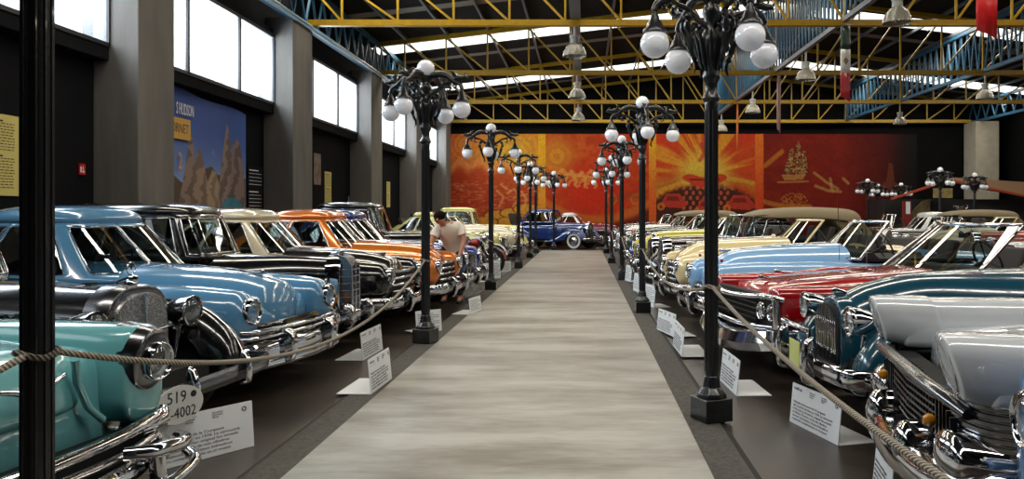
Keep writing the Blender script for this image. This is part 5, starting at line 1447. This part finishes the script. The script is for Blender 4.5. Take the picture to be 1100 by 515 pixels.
# R4 light blue
lb = paint((132, 174, 214))
c = place('vintage_car', 1.36, 10.25, 'R', 3, 'pale blue forties convertible beyond the red convertible', GRC)
car_forties(c, lb, rs=.9, conv=False, grille='wide', hood_top=1.05)
q = MB()
for s in (1, -1): q.ball((-.3, s * .66, .975), .022, 8)
q.build('fender_marker', M['redlens'], c, 60)
MB().tube([(-1.75, .72, .98), (-1.73, .72, 1.75)], .004, 6).build('radio_antenna', M['chrome'], c)
# R5 cream
cr_ = paint((218, 198, 148))
c = place('vintage_car', 1.22, 12.45, 'R', 2, 'cream forties convertible between the pale blue and black cars', GRC)
car_forties(c, cr_, rs=.9, conv=False, grille='bars', hood_top=1.07)
for k in kids(c):
    if k.name.startswith('windshield_frame'): k.data.materials[0] = cr_
KIDS[c.name] = kids(c); F40C = c
# R6 black with tan top
c = place('vintage_car', 1.18, 14.65, 'R', 1, 'black thirties tourer with a long raised tan canvas top', GRC)
car_thirties(c, M['black_paint'], rs=.95, conv='canvas_tan', hood_h=1.10, grille='vert', hlz=.86)
KIDS[c.name] = kids(c); F30T = c
# R7 black open
c = place('vintage_car', 1.16, 16.8, 'R', 1, 'black open roadster next to the tan-topped tourer', GRC)
car_thirties(c, M['black_paint'], rs=.95, conv=False, hood_h=1.08, grille='vert', spokes=True)
KIDS[c.name] = kids(c); F30C = c

def recolor(root, newm, parts=('body', 'hood', 'front_fender', 'rear_fender', 'cabin', 'trunk_lid')):
    for ch in [o for o in bpy.data.objects if o.parent is root]:
        if any(ch.name.startswith(p) for p in parts) and not ch.name.startswith('hood_'):
            for s in ch.material_slots:
                s.link = 'OBJECT'; s.material = newm
def clone(src, x, y, side, yaw, rgb, label, group, metal=0.0, roof=None):
    c = copy_tree(src); c.location = (x, y, 0); c.rotation_euler = (0, 0, R(-yaw) if side == 'L' else R(180 + yaw))
    c['label'] = label; c['group'] = group
    recolor(c, paint(rgb, metal))
    if roof: recolor(c, paint(roof), ('cabin',))
    return c
# right row, receding
for (src, x, y, rgb, lab) in (
    (F40C, 1.12, 19.0, (196, 186, 60), 'yellow car in the right row with a blue neighbour, beyond the second lamp post'),
    (F30C, 1.12, 21.2, (24, 60, 130), 'blue open roadster in the right row behind the yellow car'),
    (F40C, 1.1, 23.4, (40, 60, 52), 'dark green convertible in the right row, mid distance'),
    (F30T, 1.1, 25.6, (110, 30, 28), 'maroon tourer with tan top in the right row, mid distance'),
    (F40C, 1.1, 27.8, (214, 210, 200), 'off-white convertible in the right row near its far end'),
    (F30C, 1.1, 30.0, (14, 14, 16), 'small black roadster in the right row near its far end'),
    (F40C, 1.1, 32.3, (60, 84, 96), 'grey blue convertible at the far end of the right row')):
    clone(src, x, y, 'R', 1, rgb, lab, GRC)
# left row, receding
for (src, x, y, rgb, lab) in (
    (F30C, -4.5, 21.0, (24, 50, 120), 'small blue open car behind the chrome motorcycles'),
    (F40, -2.35, 24.4, (214, 206, 128), 'pale yellow saloon on the left beyond the motorcycles'),
    (F40C, -2.1, 26.7, (205, 196, 170), 'cream convertible on the left beyond the pale yellow saloon'),
    (F30, -2.0, 29.0, (206, 200, 120), 'small yellow and black thirties car near the far left end'),
    (F40, -2.4, 31.3, (130, 150, 160), 'pale grey blue saloon near the far left end')):
    clone(src, x, y, 'L', 2, rgb, lab, GLC)
# second row behind the right cars
G2 = 'cars of the second row at the far right'
for (src, x, y, rgb, lab, yaw) in (
    (F40C, 8.6, 11.2, (20, 22, 30), 'dark car with bright headlights seen through the red convertible, second row', 0),
    (F40, 8.6, 13.6, (170, 100, 40), 'orange brown car glimpsed in the second row', 0),
    (F40, 8.6, 16.0, (196, 196, 194), 'white saloon behind the dark teal convertible, second row', 0),
    (F30, 8.8, 18.4, (150, 60, 50), 'dull red saloon in the second row at the right', 0),
    (F40C, 8.8, 20.8, (190, 180, 150), 'beige convertible in the second row at the right', 0),
    (F30T, 8.8, 23.2, (60, 60, 62), 'grey tourer with tan top in the second row', 0),
    (F40, 8.8, 25.6, (205, 205, 200), 'small white saloon farther back in the second row', 0),
    (F30C, 8.8, 28.0, (90, 26, 24), 'small maroon roadster farthest in the second row', 0),
    (F40, 15.0, 24.0, (200, 198, 190), 'white saloon standing alone below the far trophy', 0)):
    clone(src, x, y, 'R', yaw, rgb, lab, G2)
# end of the walkway
c = clone(F30, .55, 34.6, 'L', 28, (28, 52, 112), 'dark blue whitewall-tyred saloon facing right across the end of the walkway', 'cars across the end of the hall')
for w_ in [o for o in bpy.data.objects if o.parent is c and o.name.startswith('wheel')]:
    s_ = 1 if w_.data.vertices[0].co.y > 0 else -1
    ctr = sum((v.co for v in w_.data.vertices), Vector()) / len(w_.data.vertices)
    T = Matrix.Translation(ctr) @ Matrix.Rotation(R(-90 * s_), 4, 'X')
    MB().lathe([(.24, .076), (.26, .085), (.325, .085), (.34, .076)], 24, T, cap=False).build('whitewall', M['whitewall'], w_, 60)
c = clone(F40, 1.9, 37.6, 'L', 10, (92, 40, 66), 'maroon saloon with a white roof behind the blue saloon', 'cars across the end of the hall', roof=(210, 212, 214))
clone(F40, -3.9, 37.2, 'L', 10, (180, 176, 160), 'beige saloon at the foot of the mural on the left', 'cars across the end of the hall')
clone(F30, 6.2, 37.0, 'R', 10, (30, 30, 34), 'black saloon at the foot of the mural on the right', 'cars across the end of the hall')
# ---------------------------------------------------------------- motorcycles
def motorcycle(x, y, rz, rgb, label):
    root = empty('motorcycle', (x, y, 0), rz); tag(root, label, 'motorcycle', 'chrome motorcycles on the left'); pm = paint(rgb)
    for wx, nm in ((.72, 'front_wheel'), (-.68, 'rear_wheel')):
        T = Matrix.Translation((wx, 0, .33)) @ RX90
        w = MB().tube([T @ Vector((.29 * math.cos(2 * PI * k / 28), .29 * math.sin(2 * PI * k / 28), 0)) for k in range(28)], .045, 8, closed=True, up=(0, 1, 0)).build(nm, M['rubber'], root, 60)
        q = MB().tube([T @ Vector((.245 * math.cos(2 * PI * k / 28), .245 * math.sin(2 * PI * k / 28), 0)) for k in range(28)], .016, 6, closed=True, up=(0, 1, 0))
        for k in range(18):
            a = 2 * PI * k / 18; q.tube([T @ Vector((0, 0, .03 * (-1) ** k)), T @ Vector((.24 * math.cos(a), .24 * math.sin(a), 0))], .004, 4)
        q.lathe([(.05, -.05), (.055, 0), (.05, .05)], 12, T); q.build('spoked_rim', M['chrome'], w, 60)
        fp = [T @ Vector((.365 * math.cos(a), -.365 * math.sin(a), 0)) for a in [R(-20 + 10 * k) + R(180) * 0 + PI * 1 for k in range(16)]]
        fp = [Vector((wx + .36 * math.cos(R(10 + k * 11)), 0, .33 + .36 * math.sin(R(10 + k * 11)))) for k in range(16)]
        MB().tube(fp, .05, 8, sx=1.2, sz=.35).build('mudguard', pm, root, 60)
    f = MB()
    f.tube([(.42, 0, .86), (.1, 0, .5), (-.1, 0, .3)], .022, 8); f.tube([(.42, 0, .8), (0, 0, .72), (-.35, 0, .62), (-.68, 0, .33)], .02, 8); f.tube([(-.1, 0, .3), (-.68, 0, .33)], .018, 8)
    f.build('frame', M['ink'], root, 60)
    f = MB()
    for s in (.07, -.07): f.tube([(.40, s, .95), (.55, s, .62), (.72, s, .33)], .02, 8)
    f.tube(smooth_path([(.12, -.36, 1.02), (.3, -.3, 1.06), (.4, -.1, .98), (.4, .1, .98), (.3, .3, 1.06), (.12, .36, 1.02)], 14), .014, 6); f.build('fork_and_handlebar', M['chrome'], root, 60)
    loft([(.34, 0, .08, .72, .88), (.2, 0, .14, .68, .92), (-.05, 0, .12, .68, .86), (-.16, 0, .06, .68, .78)], 12, 18, .05, .05, nt=2, nb=2.5).build('fuel_tank', pm, root, 60)
    loft([(-.12, 0, .08, .74, .80), (-.35, 0, .14, .70, .80), (-.6, 0, .12, .72, .84)], 10, 16, .05, .08, nt=2.5).build('saddle', M['rubber'], root, 60)
    e = MB(); e.box(-.12, .16, -.12, .12, .28, .5)
    for a in (-.5, .5): e.lathe([(.075, 0), (.08, .02), (.065, .03), (.08, .05), (.065, .07), (.08, .1), (.065, .12), (.08, .15), (.06, .2)], 14, Matrix.Translation((.02 + a * .12, 0, .46)) @ Matrix.Rotation(a, 4, 'Y'))
    e.build('engine', M['chrome'], root, 50, bevel=.02)
    MB().tube(smooth_path([(.12, -.14, .5), (.1, -.17, .28), (-.2, -.17, .24), (-.85, -.17, .3)], 12), .035, 10).build('exhaust_pipe', M['chrome'], root, 60)
    headlight(root, .52, 0, .92, .085, bucket=M['chrome'])
    MB().box(-.03, .0, .08, .12, 0, .3).build('side_stand', M['chrome'], root)
motorcycle(-3.3, 19.2, R(-25), (30, 30, 34), 'chrome and black motorcycle just right of the blue car')
motorcycle(-3.0, 20.3, R(-20), (150, 25, 20), 'motorcycle with spoked wheels between the third and fourth lamp posts')
motorcycle(-3.15, 22.4, R(-22), (200, 200, 205), 'pale motorcycle before the yellow saloon')

# ---------------------------------------------------------------- the man leaning over the orange car
def skin_body(name, verts, edges, radii, m, parent, sub=2, root=0):
    me = bpy.data.meshes.new(name); me.from_pydata(verts, edges, []); me.materials.append(m)
    o = bpy.data.objects.new(name, me); COL.objects.link(o)
    if parent: o.parent = parent
    sk = o.modifiers.new('skin', 'SKIN'); sk.use_smooth_shade = True
    for i, r in enumerate(radii):
        r = r if isinstance(r, tuple) else (r, r)
        me.skin_vertices[0].data[i].radius = r
    me.skin_vertices[0].data[root].use_root = True
    s = o.modifiers.new('smooth', 'SUBSURF'); s.levels = sub; s.render_levels = sub
    return o
SKIN = mat('skin', (178, 124, 96), rough=.5); HAIR = mat('dark_hair', (18, 14, 12), rough=.9, spec=.1, bump=.8, bscale=60)
man = empty('person', (-2.30, 13.42, 0), R(-4)); tag(man, 'man with dark hair and white short-sleeved shirt leaning between orange and blue cars', 'person')
# local frame: faces -y (towards the camera) and a little to the left; leans forward
V = {'pel': (.03, .14, .92), 'waist': (.03, .08, 1.05), 'chest': (.02, -.03, 1.22), 'upch': (.01, -.10, 1.32), 'neck': (-.04, -.18, 1.375), 'head0': (-.07, -.23, 1.40), 'head1': (-.09, -.29, 1.44), 'head2': (-.10, -.29, 1.52),
     'shL': (-.17, -.13, 1.30), 'elL': (-.26, -.24, 1.08), 'wrL': (-.22, -.30, .86), 'shR': (.19, -.06, 1.35), 'elR': (.28, -.10, 1.10), 'wrR': (.22, -.20, .86),
     'hpL': (-.09, .15, .88), 'knL': (-.12, .12, .48), 'anL': (-.13, .18, .09), 'toL': (-.14, .02, .04), 'hpR': (.09, .15, .88), 'knR': (.13, .10, .48), 'anR': (.14, .18, .09), 'toR': (.15, .02, .04)}
nm = list(V); ix = {k: i for i, k in enumerate(nm)}
E = [('pel', 'waist'), ('waist', 'chest'), ('chest', 'upch'), ('upch', 'neck'), ('neck', 'head0'), ('head0', 'head1'), ('head1', 'head2'), ('upch', 'shL'), ('shL', 'elL'), ('elL', 'wrL'), ('upch', 'shR'), ('shR', 'elR'), ('elR', 'wrR'),
     ('pel', 'hpL'), ('hpL', 'knL'), ('knL', 'anL'), ('anL', 'toL'), ('pel', 'hpR'), ('hpR', 'knR'), ('knR', 'anR'), ('anR', 'toR')]
rad = {'pel': (.14, .11), 'waist': (.14, .11), 'chest': (.15, .12), 'upch': (.13, .1), 'neck': .055, 'head0': .06, 'head1': .085, 'head2': .075, 'shL': .07, 'elL': .045, 'wrL': .03, 'shR': .07, 'elR': .045, 'wrR': .03,
       'hpL': .095, 'knL': .06, 'anL': .042, 'toL': .035, 'hpR': .095, 'knR': .06, 'anR': .042, 'toR': .035}
vv = [V[k] for k in nm]; ee = [(ix[a], ix[b_]) for a, b_ in E]; rr_ = [rad[k] for k in nm]
for sd, sx in (('L', -1), ('R', 1)):   # hands: palm plus five fingers
    w = Vector(V['wr' + sd]); p = w + Vector((-.01 * sx, -.055, -.03)); pi = len(vv)
    vv.append(tuple(p)); ee.append((ix['wr' + sd], pi)); rr_.append((.032, .018))
    for k, (ln, dx) in enumerate(((.05, .030), (.062, .011), (.058, -.009), (.045, -.028))):
        a = p + Vector((dx, -.035, -.01)); b2 = a + Vector((0, -ln * .55, -.012)); c2 = b2 + Vector((0, -ln * .35, -.022))
        for q in (a, b2, c2): vv.append(tuple(q)); rr_.append(.009)
        n_ = len(vv); ee += [(pi, n_ - 3), (n_ - 3, n_ - 2), (n_ - 2, n_ - 1)]
    a = p + Vector((-sx * .035, .0, .0)); b2 = a + Vector((-sx * .018, -.035, -.01)); vv.append(tuple(a)); vv.append(tuple(b2)); rr_ += [.011, .009]
    n_ = len(vv); ee += [(pi, n_ - 2), (n_ - 2, n_ - 1)]
skin_body('body', vv, ee, rr_, SKIN, man)
def garment(name, keys, edges, grow, m):
    return skin_body(name, [V[k] if isinstance(k, str) else k for k in keys], edges, grow, m, man, 2)
eL = Vector(V['shL']).lerp(Vector(V['elL']), .62); eR = Vector(V['shR']).lerp(Vector(V['elR']), .62)
def torso(rings, n=24):
    mb = MB(); vs = []
    for (cx, cy, cz, a_, b_, tx, ty) in rings:
        for k in range(n):
            t = 2 * PI * k / n; u_, v_ = a_ * math.cos(t), b_ * math.sin(t)
            vs.append((cx + u_, cy + v_, cz + u_ * tx + v_ * ty))
    fs = [(i * n + k, i * n + (k + 1) % n, (i + 1) * n + (k + 1) % n, (i + 1) * n + k) for i in range(len(rings) - 1) for k in range(n)]
    return mb.add(vs, fs + [tuple(range(n - 1, -1, -1))])
sh = torso([(.03, .15, .88, .185, .14, 0, 0), (.03, .12, .98, .18, .138, 0, .1), (.03, .06, 1.09, .182, .14, .03, .25), (.02, -.01, 1.20, .20, .145, .06, .35), (.015, -.06, 1.28, .215, .14, .1, .4),
            (.01, -.10, 1.335, .205, .12, .14, .4), (.0, -.13, 1.37, .15, .095, .14, .4), (-.015, -.15, 1.39, .09, .075, .1, .4), (-.02, -.155, 1.405, .075, .065, .1, .4)])
for sd, e_ in (('L', eL), ('R', eR)):
    s0 = Vector(V['sh' + sd]); sh.tube([s0.lerp(Vector(V['upch']), .55), s0.lerp(Vector(V['upch']), .15), s0.lerp(e_, .3), s0.lerp(e_, .7), e_], [.085, .09, .083, .078, .08], 16)
sh.build('white_shirt', mat('white_shirt_cloth', (222, 214, 200), rough=.8, bump=.6, bscale=9), man, 60)
garment('trousers', ['pel', 'hpL', 'knL', tuple(Vector(V['anL']) + Vector((0, 0, .03))), 'hpR', 'knR', tuple(Vector(V['anR']) + Vector((0, 0, .03)))], [(0, 1), (1, 2), (2, 3), (0, 4), (4, 5), (5, 6)], [(.15, .125), .11, .078, .065, .11, .078, .065], mat('dark_trousers', (34, 36, 44), rough=.8))
hc = Vector((-.10, -.295, 1.47))
face = MB()
face.tube([hc + Vector((-.012, -.088, .005)), hc + Vector((-.014, -.118, -.028)), hc + Vector((-.013, -.1, -.038))], [.008, .015, .009], 8)
for s in (1, -1): face.ball(hc + Vector((s * .088, 0, -.01)), .026, 8, (.4, .8, 1.2))
face.build('nose_and_ears', SKIN, man, 60)
ey = MB()
for s in (1, -1): ey.ball(hc + Vector((s * .032 - .01, -.086, .005)), .011, 8)
ey.build('eyes', mat('dark_eyes', (30, 20, 16), rough=.2), man, 60)
MB().tube([hc + Vector((-.035, -.088, -.058)), hc + Vector((-.012, -.097, -.06)), hc + Vector((.012, -.088, -.058))], .007, 6).build('mouth', mat('lips', (110, 60, 52), rough=.5), man, 60)
MB().tube([hc + Vector((-.036, -.09, -.047)), hc + Vector((-.012, -.1, -.045)), hc + Vector((.012, -.09, -.047))], .008, 6).build('moustache', HAIR, man, 60)
hr = MB(); hr.ball(hc + Vector((0, .022, .045)), .112, 14, (.94, 1.0, .84)); hr.ball(hc + Vector((0, .055, .0)), .098, 12, (.98, .8, 1.0))
hr.build('hair', HAIR, man, 60)
for s in (1, -1):
    loft([(.13, 0, .03, 0, .05), (.05, 0, .045, 0, .07), (-.12, 0, .04, 0, .09)], 8, 14, .04, .03).build('shoe', M['rubber'], man, 60, xf=Matrix.Translation((s * .14, .12, 0)) @ Matrix.Rotation(R(-90), 4, 'Z'))
# ---------------------------------------------------------------- light and camera
w = bpy.data.worlds.new('sky'); SC.world = w; w.use_nodes = True
nt = w.node_tree; bg = nt.nodes['Background']
bg.inputs[0].default_value = (.86, .93, 1.0, 1); bg.inputs[1].default_value = SKY
def area(name, loc, rot, sx, sy, power, col):
    l = bpy.data.lights.new(name, 'AREA'); l.shape = 'RECTANGLE'; l.size = sx; l.size_y = sy; l.energy = power; l.color = col
    o = bpy.data.objects.new(name, l); COL.objects.link(o); o.location = loc; o.rotation_euler = rot; return o
sl = math.atan(.118)
for k, (a, c) in enumerate(strips):
    if a < -3.9: continue
    for (x0, x1, s) in ((XL, 6.35, -1), (6.35, XR, 1)):
        xc = (x0 + x1) / 2
        area('skylight_daylight', (xc, (a + c) / 2, roof_h(xc) + RO + .10), (0, s * sl, 0), 13.0, c - a + .3, SKYP, (1.0, .94, .84))
for i in range(5):
    a, c = COLZ[i] + CH[i], COLZ[i + 1] - CH[i + 1]
    area('window_daylight', (-7.75, (a + c) / 2, 5.0), (0, R(-90 + 14), 0), 1.5, c - a - .1, WINP, (.86, .93, 1.0))
cam = bpy.data.cameras.new('camera'); co = bpy.data.objects.new('camera', cam); COL.objects.link(co)
co.location = (0, 0, EYE); co.rotation_euler = (R(90), 0, 0)
cam.sensor_width = 36; cam.lens = FP / 1100 * 36; cam.shift_x = -(PX0 - 550) / 1100; cam.shift_y = -(257.5 - PY0) / 1100
cam.clip_start = .05; cam.clip_end = 200
SC.camera = co
vs_ = SC.view_settings; vs_.view_transform = 'Standard'; vs_.look = 'None'; vs_.gamma = 1; vs_.exposure = EXPO
try: vs_.use_curve_mapping = False
except Exception: pass
SC.cycles.use_denoising = True
SC.cycles.max_bounces = 8; SC.cycles.diffuse_bounces = 4; SC.cycles.glossy_bounces = 4; SC.cycles.transparent_max_bounces = 16
SC.cycles.sample_clamp_indirect = 6
SC.cycles.caustics_reflective = False; SC.cycles.caustics_refractive = False
